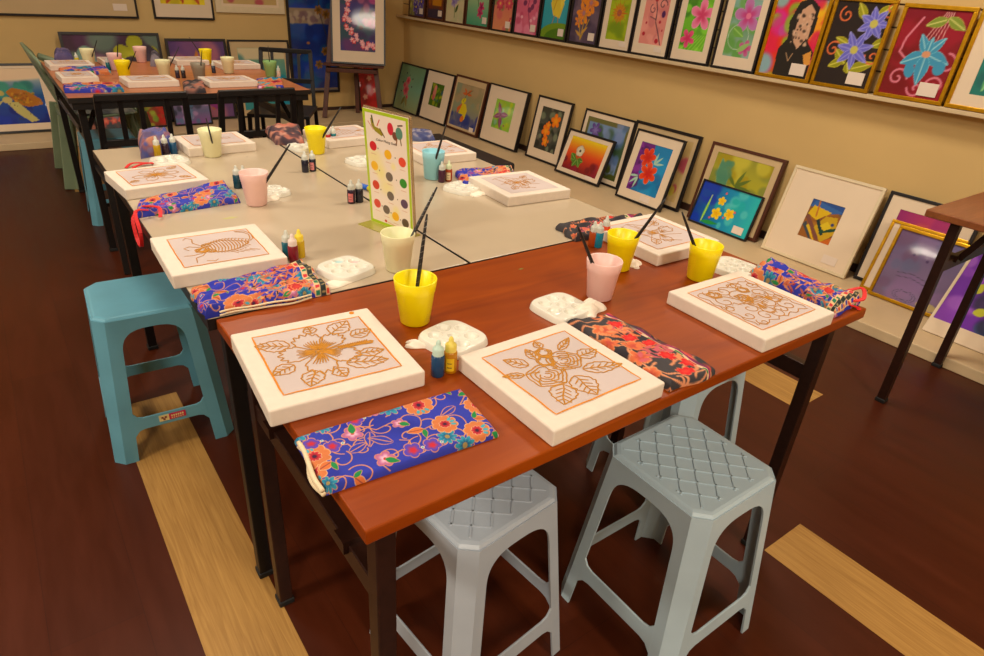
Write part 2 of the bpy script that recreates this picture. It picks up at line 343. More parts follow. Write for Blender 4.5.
# ================================================================= pictures
def frame_bars(W, Hh, fw_, d, prof=.006):
    b = MB()
    for (x0, z0, x1, z1) in ((-W/2, 0, W/2, fw_), (-W/2, Hh-fw_, W/2, Hh), (-W/2, fw_, -W/2+fw_, Hh-fw_), (W/2-fw_, fw_, W/2, Hh-fw_)):
        b.box(x0, 0, z0, x1, d, z1)
    return b
def picture(label, W, Hh, loc, rotz, lean, frame='fblack', fw_=.014, depth=.02, mt=(0, 0, 0, 0), art=None, res=260, matm='mat', card=None, name='framed_picture', group=None, tilt=0, cat='picture', seed=0):
    """mt: width of the mount left, right, top, bottom. art: function(Paint). Origin: bottom centre of the front face"""
    t = thing(name, label, cat, (loc[0], loc[1], loc[2]+depth*math.sin(lean)+.0008), 0, group)
    t.rotation_mode = 'XYZ'; t.rotation_euler = (-lean, tilt, rotz)
    if fw_: frame_bars(W, Hh, fw_, depth).build('frame', M[frame], t, bevel=.002 if res > 200 else 0)
    y = .006 if fw_ else .002
    b = MB(); b.box(-W/2+fw_*.7, y+.004, fw_*.7, W/2-fw_*.7, depth-.001, Hh-fw_*.7); b.build('backing', M['backing'], t)
    l, r_, tp, bt = mt; x0, x1, z0, z1 = -W/2+fw_+l, W/2-fw_-r_, fw_+bt, Hh-fw_-tp
    if any(mt):
        b = MB(); X0_, X1_, Z0_, Z1_ = -W/2+fw_*.8, W/2-fw_*.8, fw_*.8, Hh-fw_*.8
        b.box(X0_, y, Z0_, X1_, y+.003, z0); b.box(X0_, y, z1, X1_, y+.003, Z1_); b.box(X0_, y, z0, x0, y+.003, z1); b.box(x1, y, z0, X1_, y+.003, z1)
        b.build('mount', M[matm], t)
    nx = max(16, int((x1-x0)*res)); ny = max(16, int((z1-z0)*res))
    P = Paint(nx, ny, (x1-x0)/(z1-z0), seed); art(P)
    gridmesh('artwork', P, lambda u, v: (x0+u*(x1-x0), np.full(u.shape, y+.0026), z0+v*(z1-z0)), M['print'], t, False)
    if card:
        b = MB(); cx, cz, cw, ch = card; b.box(W/2-fw_-cx-cw, -.001 if not fw_ else y-.003, fw_+cz, W/2-fw_-cx, y+.001, fw_+cz+ch); b.build('price_card', M['card'], t)
    return t
# ---- motifs (all plain flower pieces and simple scenes)
def a_iris(P): P.grad((60, 50, 110), (190, 180, 60), (210, 196, 70)); P.blotch([(210, 200, 90), (150, 150, 60), (96, 80, 150)], .12, 20); [P.flower(x, y, .16, 5, (96, 76, 170), (60, 40, 130), sharp=1, out=(210, 200, 220), ow=.006, eye=(230, 200, 60)) for x, y in ((.3, .2), (.55, .33), (.2, .45), (.5, .7))]
def a_pot(P): P.grad((50, 40, 60), (150, 70, 20), (90, 60, 30)); P.blotch([(170, 90, 20), (120, 50, 30)], .15, 14); P.ell(.36, .62, .22, .28, (214, 160, 20)); P.ell(.36, .7, .12, .12, (232, 190, 40)); P.rect(.18, .28, .6, .42, (196, 130, 20)); P.rect(0, 0, .9, .2, (52, 42, 66))
def a_lilac(P): P.bg((206, 198, 150)); P.blotch([(214, 200, 160), (196, 196, 150)], .2, 14); P.line([(.36, .1), (.34, .4), (.4, .6)], .02, (90, 120, 60)); P.leaf(.38, .2, .22, .04, 1, (66, 90, 40)); [P.flower(x, y, .12, 5, (166, 150, 196), (130, 110, 180), r) for x, y, r in ((.3, .42, 0), (.4, .5, 1), (.34, .62, .4), (.42, .74, .3))]
def a_orchid(P): P.grad((70, 160, 120), (150, 190, 140), (190, 200, 150)); P.line([(.5, .2), (.4, .5), (.28, .7), (.3, .95)], .02, (60, 90, 40)); [P.flower(x, y, .12, 5, (200, 60, 110), (150, 20, 80), r, 1) for x, y, r in ((.5, .26, 0), (.54, .38, 1), (.34, .62, .5), (.3, .8, .2), (.45, .86, .7))]; P.leaf(.3, .55, .2, .05, 2, (50, 80, 40))
def a_redpink(P): P.grad((226, 140, 96), (216, 120, 100), (220, 110, 110)); P.blotch([(230, 150, 110), (214, 100, 100), (120, 140, 80)], .1, 26); [P.flower(x, y, r, 8, (196, 50, 80), (226, 90, 110), 0, .7, .4, eye=(230, 190, 60)) for x, y, r in ((.2, .5, .14), (.5, .52, .13), (.35, .75, .12), (.6, .85, .1), (.62, .2, .07))]
def a_pink(P): P.bg((216, 96, 130)); P.blotch([(236, 140, 170), (200, 70, 110), (220, 110, 140)], .12, 30); P.line([(.5, .1), (.36, .5), (.45, .9)], .015, (120, 30, 70)); [P.ell(x, y, .06, .05, (120, 40, 90), r) for x, y, r in ((.3, .68, 1), (.4, .72, 0), (.5, .5, 1), (.42, .44, 0), (.56, .6, .5), (.34, .85, .2), (.26, .56, .2))]; [P.ell(x, y, .04, .03, (240, 170, 190)) for x, y in ((.2, .3), (.6, .3), (.15, .8), (.5, .25))]
def a_yellowbird(P): P.grad((30, 150, 170), (40, 170, 190)); P.ell(.55, -.02, .62, .3, (110, 150, 30)); P.ell(.6, -.05, .5, .24, (70, 120, 20)); P.poly([(.2, .6), (.3, .95), (.5, 1), (.58, .6), (.5, .36), (.3, .4)], (226, 200, 60)); P.poly([(.5, .5), (.72, .95), (.6, 1), (.46, .7)], (236, 214, 80)); P.line([(.3, .5), (.4, .8)], .02, (200, 150, 30)); P.line([(.35, .4), (.3, .26)], .015, (200, 120, 40)); P.line([(.45, .38), (.46, .27)], .015, (200, 120, 40)); P.ell(.36, .84, .05, .04, (210, 120, 30))
def a_orange(P): P.bg((86, 70, 92)); P.blotch([(70, 56, 80), (110, 90, 110)], .12, 20); [P.flower(x, y, r, 6, (236, 140, 30), (200, 110, 80), t, 1.2, .6, eye=(170, 120, 130)) for x, y, r, t in ((.3, .5, .2, 0), (.45, .68, .2, 1), (.3, .82, .18, 2), (.55, .88, .16, .4), (.2, .36, .12, .7))]; [P.line([(.3, .05), (x, y)], .02, (190, 150, 40)) for x, y in ((.2, .4), (.35, .5), (.46, .4))]; [P.leaf(x, y, .2, .025, t, (200, 150, 60)) for x, y, t in ((.3, .1, 2.6), (.3, .15, .7), (.5, .7, .8))]
def a_sunlime(P): P.bg((150, 170, 10)); P.blotch([(170, 190, 20), (120, 150, 10)], .2, 16); P.flower(.3, .56, .2, 16, (200, 130, 20), (220, 150, 30), 0, 1, .4); P.ell(.3, .56, .07, .07, (150, 90, 80)); [P.line([(.3, .56), (.3+.26*math.cos(t), .56+.26*math.sin(t))], .008, (200, 90, 20)) for t in np.linspace(0, 6.28, 12)]
def a_branch(P): P.bg((226, 140, 130)); P.blotch([(236, 156, 144), (210, 120, 120)], .14, 20); P.line([(.62, .02), (.5, .25), (.38, .45), (.36, .7), (.25, .98)], .02, (40, 26, 50)); P.swirl(.5, .8, .12, 0, 1, .018, (40, 26, 50)); P.swirl(.25, .7, .1, 2, 1, .014, (50, 26, 60)); P.line([(.38, .5), (.2, .55)], .014, (40, 26, 50)); [P.ell(x, y, r, r, (180, 20, 50)) for x, y, r in ((.1, .2, .04), (.5, .08, .05), (.12, .42, .025), (.5, .46, .03), (.3, .9, .05), (.14, .9, .03), (.6, .3, .02))]; P.ell(.56, .62, .05, .07, (70, 20, 90))
def a_lily(P): P.bg((110, 190, 40)); P.blotch([(140, 220, 60), (60, 130, 30), (90, 170, 40)], .13, 26); [P.line([(.05+i*.1, 0), (.4+i*.06, .3)], .012, (170, 230, 90)) for i in range(6)]; P.flower(.42, .68, .3, 5, (240, 130, 170), (214, 60, 110), .3, .9, .6, out=(250, 190, 210), ow=.008); P.flower(.18, .22, .19, 5, (230, 80, 130), (210, 40, 100), .9, .9, .6)
def a_lily2(P): P.grad((150, 176, 170), (110, 160, 120), (130, 180, 170)); P.blotch([(90, 160, 60), (140, 180, 170), (110, 170, 80)], .16, 20); P.ring(.25, .35, .22, .012, (190, 210, 190)); P.flower(.36, .72, .3, 5, (190, 120, 180), (200, 60, 130), .5, .8, .55, out=(206, 180, 206), ow=.006, eye=(230, 120, 160)); P.flower(.46, .17, .15, 5, (196, 100, 150), (190, 50, 120), .1, .8, .55); P.leaf(.1, .5, .3, .09, -.5, (110, 170, 70), vein=(160, 210, 110)); P.leaf(.3, .1, .3, .05, .6, (150, 190, 110))
def a_sage(P):
    P.bg((230, 30, 70)); P.blotch([(240, 190, 20), (220, 20, 80), (130, 200, 40), (230, 60, 20), (220, 40, 150), (120, 210, 200)], .16, 46)
    P.poly([(.22, 0), (.2, .34), (.3, .48), (.26, .7), (.34, .95), (.5, 1), (.64, .9), (.66, .6), (.6, .48), (.74, .34), (.74, 0)], (30, 26, 24))
    P.poly([(.36, .5), (.4, .85), (.5, .93), (.6, .84), (.6, .55), (.48, .36)], (206, 160, 130)); P.blotch([(60, 44, 36), (220, 180, 150)], .025, 46, .5, .36, .6, .42, .8)
    P.poly([(.6, .3), (.7, .36), (.74, .2), (.66, .16)], (220, 150, 60)); P.line([(.34, .3), (.4, .2), (.44, .3)], .012, (190, 150, 110))
def a_violets(P):
    P.bg((34, 24, 24)); [P.leaf(x, y, L, w, t, (150, 150, 20), (210, 190, 50), (220, 210, 90), .006) for x, y, L, w, t in ((.34, .26, .26, .06, 2.4), (.4, .2, .34, .06, .35), (.42, .8, .24, .05, 2.2), (.55, .85, .22, .05, .7), (.6, .5, .26, .05, .5), (.3, .5, .2, .04, 2.8), (.42, .16, .14, .05, 2.0), (.3, .3, .2, .05, 3.6))]
    [P.swirl(x, y, .1, t, 1.2, .02, (226, 110, 60)) for x, y, t in ((.12, .42, 1), (.66, .38, 3), (.16, .84, 2), (.7, .94, 4))]
    for x, y, L, t0 in ((.4, .44, .24, .3), (.54, .76, .2, 0)):
        for k in range(7): P.leaf(x, y, L, .045, t0+k*.9, (104, 102, 206), (170, 166, 232), (150, 146, 226), .007)
        P.ell(x, y, .05, .05, (200, 190, 90))
def a_bluelily(P):
    P.grad((140, 8, 26), (130, 10, 34)); P.blotch([(120, 6, 20), (156, 14, 40)], .2, 16)
    [P.swirl(x, y, r, t, d, .026, (216, 120, 140)) for x, y, r, t, d in ((.16, .2, .12, 0, 1.2), (.62, .16, .11, 3, -1.2), (.66, .42, .12, 1.6, -1), (.42, .1, .1, 3.2, 1.1))]
    P.line([(.22, .9), (.1, .66), (.08, .5), (.16, .44)], .026, (216, 120, 140)); [P.line([(.46+i*.02, .98), (.3+i*.05, .62)], .012, (214, 150, 150)) for i in range(5)]
    [P.leaf(x, y, L, .055, t, (130, 150, 50), (190, 190, 90), (210, 210, 120), .006) for x, y, L, t in ((.5, .9, .24, 3.5), (.5, .92, .26, -.5))]
    [P.leaf(.4, .5, L, w, t, (60, 150, 190), (120, 200, 220), (150, 210, 220), .006) for L, w, t in ((.3, .075, 3.6), (.3, .08, -.3), (.36, .075, -1.55), (.26, .05, .9), (.26, .05, 2.1), (.2, .04, 1.5))]; P.ell(.27, .3, .06, .09, (60, 150, 190), .3); P.ell(.6, .36, .07, .08, (60, 150, 190)); P.ell(.4, .5, .05, .04, (216, 150, 110))
def a_teal(P): P.grad((20, 120, 110), (20, 130, 120)); P.blotch([(30, 150, 140), (20, 100, 100)], .2, 14); [P.leaf(x, .05, .5, .05, t, (90, 170, 110), vein=(150, 210, 150)) for x, t in ((.15, 1.4), (.3, 1.7), (.4, 1.3))]; P.flower(.4, .6, .2, 6, (170, 90, 180), (220, 140, 200)); P.leaf(.4, .1, .5, .03, 1.5, (120, 80, 160))
# lower row
def a_roses(P): P.grad((150, 160, 110), (120, 170, 140), (110, 150, 110)); P.line([(.45, .05), (.4, .4), (.45, .8)], .012, (60, 90, 60)); [P.flower(x, y, r, 6, (216, 110, 120), (196, 50, 80), .3, .6, .3) for x, y, r in ((.4, .45, .13), (.42, .66, .1), (.3, .55, .07), (.5, .3, .06))]; [P.ell(x, y, .022, .02, (60, 60, 60)) for x, y in ((.2, .6), (.62, .55), (.3, .82), (.2, .4), (.6, .72))]; P.leaf(.42, .3, .24, .05, 4.2, (110, 110, 50)); P.leaf(.45, .3, .24, .05, 5.2, (140, 130, 70))
def a_ladyflower(P): P.bg((70, 110, 20)); P.blotch([(40, 90, 20), (130, 160, 20), (170, 170, 30), (60, 60, 30), (50, 90, 130)], .14, 34); P.ell(.33, .56, .13, .3, (214, 130, 110)); P.ell(.36, .8, .1, .12, (226, 140, 120)); P.ell(.3, .38, .1, .13, (200, 100, 90))
def a_birdflower(P): P.grad((110, 110, 140), (150, 150, 110), (160, 140, 100)); P.blotch([(60, 70, 140), (90, 90, 130), (50, 60, 130)], .14, 24, y0=0, y1=.28); P.blotch([(140, 150, 120), (176, 150, 110)], .14, 18, y0=.4); P.poly([(.3, .3), (.4, .56), (.55, .55), (.64, .42), (.6, .2), (.45, .12), (.5, .3)], (226, 200, 20)); P.poly([(.2, .42), (.38, .56), (.36, .44), (.24, .3)], (216, 100, 30)); P.ell(.42, .62, .1, .06, (220, 200, 30), .5); [P.leaf(.5, .78, .2, .03, t, (210, 100, 40)) for t in (0, .7, 2.4, 3.1)]; P.line([(.4, .6), (.5, .8), (.7, .9)], .012, (80, 80, 50)); P.ell(.5, .2, .08, .07, (226, 120, 20), .8)
def a_butterflyleaf(P): P.bg((150, 200, 60)); P.blotch([(200, 214, 20), (110, 170, 60), (130, 190, 170), (170, 200, 40)], .12, 40); [P.leaf(.4, .5, L, .085, t, (140, 50, 100), (110, 30, 80), (200, 130, 150), .008) for L, t in ((.46, 2.1), (.4, 3.5), (.5, 4.9), (.42, .1))]; P.ell(.4, .5, .06, .05, (120, 30, 70)); P.ell(.7, .16, .04, .03, (150, 60, 110))
def a_orangelilies(P): P.grad((50, 52, 44), (90, 92, 78), (50, 54, 46)); P.blotch([(130, 140, 110), (40, 44, 36), (110, 104, 90), (30, 40, 30)], .13, 30); [P.flower(x, y, r, 5, (244, 120, 10), (250, 160, 20), t, .8, .45) for x, y, r, t in ((.36, .22, .13, .2), (.3, .46, .16, 1), (.34, .6, .1, 1.6), (.56, .74, .17, .5))]; P.line([(.4, .1), (.5, .6)], .014, (60, 100, 40))
def a_bluehaze(P): P.grad((70, 80, 30), (96, 96, 50), (110, 110, 60)); P.rect(.06, .1, P.a-.06, .92, (120, 150, 190)); P.blotch([(90, 120, 170), (60, 90, 60), (130, 150, 200)], .16, 30); [P.flower(x, y, .15, 6, (96, 70, 150), (140, 120, 190), .2, .8, .6) for x, y in ((.26, .78), (.5, .4), (.3, .3))]; P.blotch([(80, 90, 30)], .1, 14, y0=0, y1=.2)
def a_sunsetflower(P): P.grad((120, 10, 20), (224, 70, 20), (240, 214, 20)); P.blotch([(140, 20, 50), (110, 10, 20)], .14, 12, y0=0, y1=.3); [P.leaf(x, y, .26, .09, t, (70, 120, 30), (150, 160, 60), (150, 180, 90), .006) for x, y, t in ((.5, .34, 3.2), (.52, .34, 0), (.5, .36, 4.3), (.54, .36, 5.3), (.42, .36, 2.6))]; P.line([(.5, .3), (.52, .52)], .02, (90, 130, 40)); P.flower(.52, .62, .17, 5, (214, 200, 170), (236, 226, 196), .3, .4, .22, out=(90, 40, 20), ow=.006, eye=(70, 50, 40), er=.25)
def a_tanbands(P): P.bg((200, 170, 110)); P.blotch([(180, 60, 90), (210, 180, 120), (200, 190, 60)], .14, 20)
def a_redlilies(P):
    P.bg((20, 130, 190)); P.blotch([(20, 150, 210), (30, 110, 170)], .2, 12); P.poly([(0, 0), (.1, .0), (.22, .12), (.16, .5), (.4, .8), (.36, 1), (0, 1)], (110, 30, 130)); P.blotch([(140, 50, 160), (80, 20, 100)], .08, 16, x1=.2)
    [P.leaf(x, y, .26, .025, t, (170, 210, 190)) for x, y, t in ((.48, .62, .2), (.48, .62, .8), (.48, .62, 1.4), (.2, .3, 3.9), (.2, .3, 4.5), (.2, .32, 3.3))]
    P.flower(.28, .72, .2, 6, (230, 60, 20), (200, 30, 20), .2, .7, .5, out=(240, 170, 120), ow=.007); P.flower(.42, .42, .22, 6, (236, 70, 20), (206, 30, 20), .6, .7, .5, out=(240, 170, 120), ow=.007)
def a_meadow(P): P.grad((170, 160, 30), (190, 180, 40), (150, 150, 50)); P.blotch([(200, 190, 60), (170, 150, 20), (130, 140, 60)], .16, 22); P.leaf(.3, .4, .55, .1, 1.9, (90, 150, 110), (150, 170, 110)); [P.leaf(.5, .55, .3, .03, t, (100, 120, 40)) for t in (0, .6, 1.2, 2.4, 5.6)]; P.blotch([(80, 140, 110)], .1, 8, x0=.15, x1=.35, y0=.6)
def a_yelloworchid(P): P.grad((0, 60, 160), (10, 140, 190), (40, 190, 190), 'x'); P.blotch([(0, 50, 180), (0, 70, 170)], .26, 10, x1=.4); P.blotch([(20, 180, 180), (80, 200, 200)], .18, 12, x0=.6); P.leaf(.3, .02, .75, .035, 1.5, (110, 200, 60), vein=(200, 220, 120)); P.leaf(.3, .06, .5, .05, .1, (30, 150, 70)); [P.flower(x, y, r, 5, (250, 210, 20), (240, 180, 10), t, .6, .5) for x, y, r, t in ((.64, .34, .15, .2), (.98, .42, .14, 1), (.66, .66, .11, 1.6))]; [P.ell(x, y, .03, .03, (230, 90, 100)) for x, y in ((.5, .2), (.86, .3), (.7, .86), (1.1, .5))]
def a_abstract(P):
    P.bg((150, 90, 30)); P.blotch([(180, 120, 30), (120, 70, 40), (110, 90, 70)], .14, 20); P.rect(0, .8, 2, 1, (40, 80, 150)); P.poly([(0, .8), (.6, .75), (.9, .85), (.1, .98)], (50, 100, 170)); P.poly([(.02, .6), (.1, .85), (.6, .78), (.3, .5)], (220, 180, 20))
    P.poly([(.3, .3), (.62, .0), (.9, .3), (.8, .7), (.5, .66)], (200, 160, 20)); P.poly([(.3, .5), (.55, .16), (.62, .2), (.36, .56)], (20, 50, 50)); P.poly([(.5, .2), (.95, .4), (.95, .48), (.5, .3)], (20, 70, 50)); P.poly([(0, .5), (.5, .02), (.56, .06), (.06, .6)], (120, 70, 60)); P.poly([(0, .3), (.3, 0), (.36, 0), (.06, .42)], (60, 70, 80)); P.poly([(.1, .3), (.4, 0), (.45, 0), (.16, .36)], (220, 180, 30)); P.poly([(.6, 0), (1, .3), (1, 0)], (200, 100, 20)); P.line([(.2, 1), (.25, .6)], .04, (190, 110, 40)); P.ell(.74, .5, .04, .04, (50, 60, 120)); P.poly([(.45, .4), (.6, .55), (.75, .42), (.6, .3)], (220, 190, 30))
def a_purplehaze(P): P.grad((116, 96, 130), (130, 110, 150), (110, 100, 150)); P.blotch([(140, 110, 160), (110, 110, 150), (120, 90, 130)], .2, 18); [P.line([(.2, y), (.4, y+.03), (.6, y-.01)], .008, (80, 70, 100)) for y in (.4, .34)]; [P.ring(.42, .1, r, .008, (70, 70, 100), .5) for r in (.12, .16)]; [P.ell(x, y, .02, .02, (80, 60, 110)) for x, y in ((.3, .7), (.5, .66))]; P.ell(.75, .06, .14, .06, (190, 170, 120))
def a_magenta(P): P.grad((150, 40, 110), (190, 60, 110), (220, 90, 120), 'x'); P.blotch([(170, 50, 120), (210, 80, 90)], .16, 14)
def a_purpleteal(P): P.bg((110, 30, 170)); P.blotch([(140, 60, 190), (80, 20, 130), (160, 90, 200)], .12, 20, x1=.4); P.blotch([(60, 190, 180), (50, 150, 170), (30, 20, 60)], .12, 20, x0=.35); [P.flower(x, y, .14, 5, (80, 200, 190), (130, 220, 200), r, .8, .5, eye=(20, 20, 60)) for x, y, r in ((.5, .5, .2), (.75, .75, 1), (.8, .3, 0))]; [P.leaf(x, y, .16, .05, t, (190, 190, 40)) for x, y, t in ((.3, .2, .4), (.6, .2, -.3), (.35, .7, 1), (.2, .4, 1.2))]
# back wall
def a_strip(P): P.bg((60, 70, 140)); P.blotch([(180, 110, 40), (60, 110, 130), (90, 60, 150), (200, 70, 40), (70, 80, 160)], .3, 50)
def a_yellowleaf(P): P.bg((226, 200, 30)); P.blotch([(240, 220, 40), (200, 180, 30)], .2, 18); [P.leaf(x, .0, .5, .05, t, (190, 70, 40)) for x, t in ((.1, 1), (.4, 1.6), (.7, 2)) if x < P.a]; [P.leaf(x, .1, .5, .04, t, (60, 90, 40)) for x, t in ((.3, .5), (.8, 1), (1, 2.3))]
def a_turtle(P):
    P.grad((10, 40, 150), (20, 80, 150), (240, 230, 190)); P.blotch([(10, 50, 170), (20, 60, 150), (10, 30, 120)], .12, 40, y0=0, y1=.36); P.blotch([(40, 140, 120), (60, 150, 130), (30, 120, 110)], .14, 26, y0=.5, y1=.7, x0=P.a*.45, x1=P.a*.9); P.ell(P.a*.7, .98, P.a*.55, .2, (236, 206, 170), 0, .05)
    P.poly([(P.a*.45, .36), (P.a*.55, .56), (P.a*.66, .64), (P.a*.5, .62)], (190, 180, 110))
    x = P.a
    P.poly([(x*.73, .58), (x*.78, .66), (x*.88, .6), (x*.97, .44), (x*.98, .34), (x*.88, .3), (x*.8, .34)], (180, 110, 20)); P.blotch([(210, 150, 20), (120, 110, 30), (150, 80, 20)], .025, 46, .6, x*.77, x*.93, .38, .56)
    P.poly([(x*.72, .40), (x*.80, .40), (x*.92, .05), (x*.86, .02), (x*.77, .22)], (196, 186, 110)); P.ell(x*.69, .57, .07, .05, (190, 170, 90), -.3); P.ell(x*.73, .44, .08, .06, (200, 180, 110)); P.poly([(x*.66, .4), (x*.72, .46), (x*.6, .22), (x*.55, .22)], (190, 180, 110)); P.ell(x*.67, .59, .016, .014, (40, 30, 20)); P.blotch([(60, 60, 20)], .015, 14, .6, x*.74, x*.9, .06, .4)
def a_orchidband(P): P.bg((70, 40, 66)); P.blotch([(90, 50, 90), (50, 30, 60), (150, 110, 140), (110, 140, 120)], .2, 40); [P.flower(x*P.a, y, r, 5, c, c2, .3, .7, .5) for x, y, r, c, c2 in ((.66, .3, .3, (190, 40, 110), (220, 80, 130)), (.74, .75, .26, (170, 170, 30), (200, 200, 50)), (.2, .6, .28, (120, 160, 150), (150, 180, 170)), (.45, .5, .24, (200, 130, 150), (230, 160, 170)), (.86, .6, .3, (60, 50, 70), (90, 80, 100)), (.3, .2, .25, (100, 140, 130), (80, 60, 80)))]
def a_orchidband2(P): P.bg((90, 60, 120)); P.blotch([(110, 70, 130), (80, 60, 110), (190, 110, 130)], .2, 30); [P.leaf(x*P.a, .1, .8, .1, t, c) for x, t, c in ((.4, 1.5, (200, 120, 40)), (.62, 1.2, (190, 110, 40)), (.7, 2, (150, 50, 140)), (.2, 1, (190, 110, 130)))]; P.flower(.8*P.a, .5, .24, 5, (150, 50, 140), (180, 80, 150))
def a_seascape(P): P.grad((30, 140, 150), (60, 150, 150), (150, 170, 130)); P.rect(0, .82, 9, 1, (216, 200, 160)); P.blotch([(110, 150, 110), (60, 130, 130)], .14, 20, y0=.2, y1=.8, x1=P.a*.75); P.ell(P.a*.9, .2, .13, .36, (0, 140, 170))
def a_bluepanel(P):
    P.grad((10, 50, 150), (10, 70, 150), (10, 80, 130)); P.blotch([(10, 60, 170), (10, 40, 120), (20, 90, 140)], .1, 50); P.rect(0, .5, 9, .61, (150, 130, 110)); P.rect(0, 0, 9, .02, (140, 120, 100)); P.blotch([(120, 90, 100), (180, 160, 140)], .03, 30, y0=.51, y1=.6)
    P.line([(.16, 1), (.26, .8), (.24, .6), (.3, .4), (.28, .3)], .006, (60, 50, 40)); [P.flower(x, y, .035, 6, (150, 100, 30), (90, 60, 20), .2) for x, y in ((.24, .6), (.3, .57), (.28, .3), (.1, .82), (.22, .2))]; [P.ell(x, y, .014, .01, (170, 110, 60)) for x, y in ((.14, .36), (.4, .1), (.06, .28), (.35, .2))]
def a_easel(P):
    P.bg((70, 60, 110)); P.blotch([(60, 50, 130), (40, 80, 90), (110, 50, 110), (60, 30, 90)], .14, 30); P.poly([(.3, 1), (.34, .8), (.45, .72), (.62, .8), (.66, 1)], (190, 0, 110)); P.blotch([(196, 60, 130), (90, 40, 50), (170, 90, 130)], .07, 16, x0=.28, x1=.5, y0=.3, y1=.7)
    for i in range(44):
        t = i/43*3.6+1.4; x = .38+.3*math.cos(t)*(1.0)+P.rg.uniform(-.04, .04); y = .5+.42*math.sin(t)+P.rg.uniform(-.04, .04)
        P.flower(x, y, .035, 5, (226, 60, 70) if i % 3 == 0 else (240, 160, 170), (250, 200, 200), i)
def a_redblack(P): P.bg((190, 14, 20)); P.blotch([(216, 20, 20), (150, 10, 16)], .1, 20); [P.flower(x, y, .05, 5, (236, 150, 130), (230, 190, 170), y*9) for x, y in ((.1, .2), (.2, .5), (.08, .7), (.3, .3), (.25, .85), (.4, .6))]
def a_misty(P): P.grad((110, 90, 90), (60, 80, 90), (130, 130, 140)); P.blotch([(196, 90, 80), (70, 80, 90), (150, 140, 150)], .14, 20); [P.flower(x, .26, .12, 5, (226, 90, 80), (236, 140, 110), x) for x in (.2, .45, .7)]
def a_reds(P): P.bg((150, 60, 40)); P.blotch([(210, 30, 30), (120, 160, 50), (230, 70, 70), (170, 190, 60)], .14, 30)
def a_greens(P): P.bg((60, 170, 30)); P.blotch([(40, 140, 20), (90, 200, 50), (150, 90, 130)], .2, 16)
def a_darkrose(P): P.bg((70, 44, 44)); P.blotch([(150, 60, 50), (60, 60, 50), (190, 120, 100)], .12, 20)
def a_violetlight(P): P.grad((150, 90, 170), (110, 110, 150), (170, 130, 180)); P.blotch([(60, 60, 80), (190, 150, 200), (90, 130, 170)], .16, 24)

RW = -PI/2    # pictures on the right wall face -x
UG = 'pictures on the rail of the long wall'; LG = 'pictures leaning on the low ledge'
def upper(y0, y1, hgt, label, frame, art, fwid=.016, mt=(0, 0, 0, 0), card=(.02, .02, .06, .05), dx=0, lean=R(3.4), seed=0, depth=.02, z=.955):
    picture(label, y0-y1, hgt, (3.528+dx, (y0+y1)/2, z), RW, lean, frame, fwid, depth, mt, art, 230, 'mat', card, group=UG, seed=seed)
upper(6.235, 5.93, .42, 'small brown-framed picture of purple irises on yellow, nearest the room corner', 'fbrown', a_iris, seed=1)
upper(5.89, 5.585, .42, 'brown-framed picture of a yellow pot on a dark ground, upper row', 'fbrown', a_pot, .02, seed=2)
upper(5.568, 5.245, .42, 'brown-framed picture of one lilac stem on pale cream, upper row', 'fbrown', a_lilac, .014, card=None, seed=3)
upper(5.228, 4.87, .42, 'brown-framed picture of magenta orchids on pale green, upper row', 'fbrown', a_orchid, .018, seed=4)
upper(4.83, 4.545, .42, 'black-framed picture of round red flowers on salmon, upper row', 'fblack', a_redpink, .013, seed=5)
upper(4.53, 4.215, .42, 'black-framed bright pink picture with dark petals, upper row', 'fblack', a_pink, .016, seed=6)
upper(4.198, 3.885, .42, 'black-framed picture of a yellow bird over a green hill on turquoise', 'fblack', a_yellowbird, .016, seed=7)
upper(3.868, 3.555, .42, 'black-framed picture of orange flowers on dark grey, upper row', 'fblack', a_orange, .018, seed=8)
upper(3.54, 3.24, .44, 'black-framed lime green picture with an orange sun flower and ivory mount', 'fblack', a_sunlime, .012, (.045, .045, .06, .055), (.03, .02, .06, .03), seed=9)
upper(3.232, 2.915, .44, 'black-framed pink picture of a dark curling branch with red hearts', 'fblack', a_branch, .013, (.045, .045, .06, .06), (.04, .02, .06, .03), seed=10)
upper(2.897, 2.59, .44, 'black-framed picture of two pink lilies on bright green leaves', 'fblack', a_lily, .014, (.045, .045, .06, .06), None, seed=11)
upper(2.566, 2.27, .44, 'black-framed picture of mauve lilies on blue-green, beside the first gilt frame', 'fblack', a_lily2, .014, (.045, .045, .05, .06), None, seed=12)
upper(2.25, 1.925, .42, 'gilt-framed picture of a dark bearded figure on rainbow colours', 'gold', a_sage, .018, seed=13, dx=-.012, card=(.02, .012, .085, .058))
upper(1.915, 1.608, .42, 'gilt-framed picture of two blue flowers with orange curls on black', 'gold', a_violets, .018, seed=14, dx=-.012, card=(.02, .012, .085, .058))
upper(1.575, 1.262, .41, 'gilt-framed picture of a blue lily with pink scrolls on dark red', 'gold', a_bluelily, .018, seed=15, dx=-.012, card=(.02, .012, .085, .058))
upper(1.25, .86, .41, 'gilt-framed picture of a teal piece inside a wide ivory mount', 'gold', a_teal, .018, (.06, .06, .05, .05), None, seed=16, dx=-.012)
upper(.84, .5, .41, 'black-framed picture of roses at the near end of the upper row', 'fblack', a_roses, .016, seed=17)

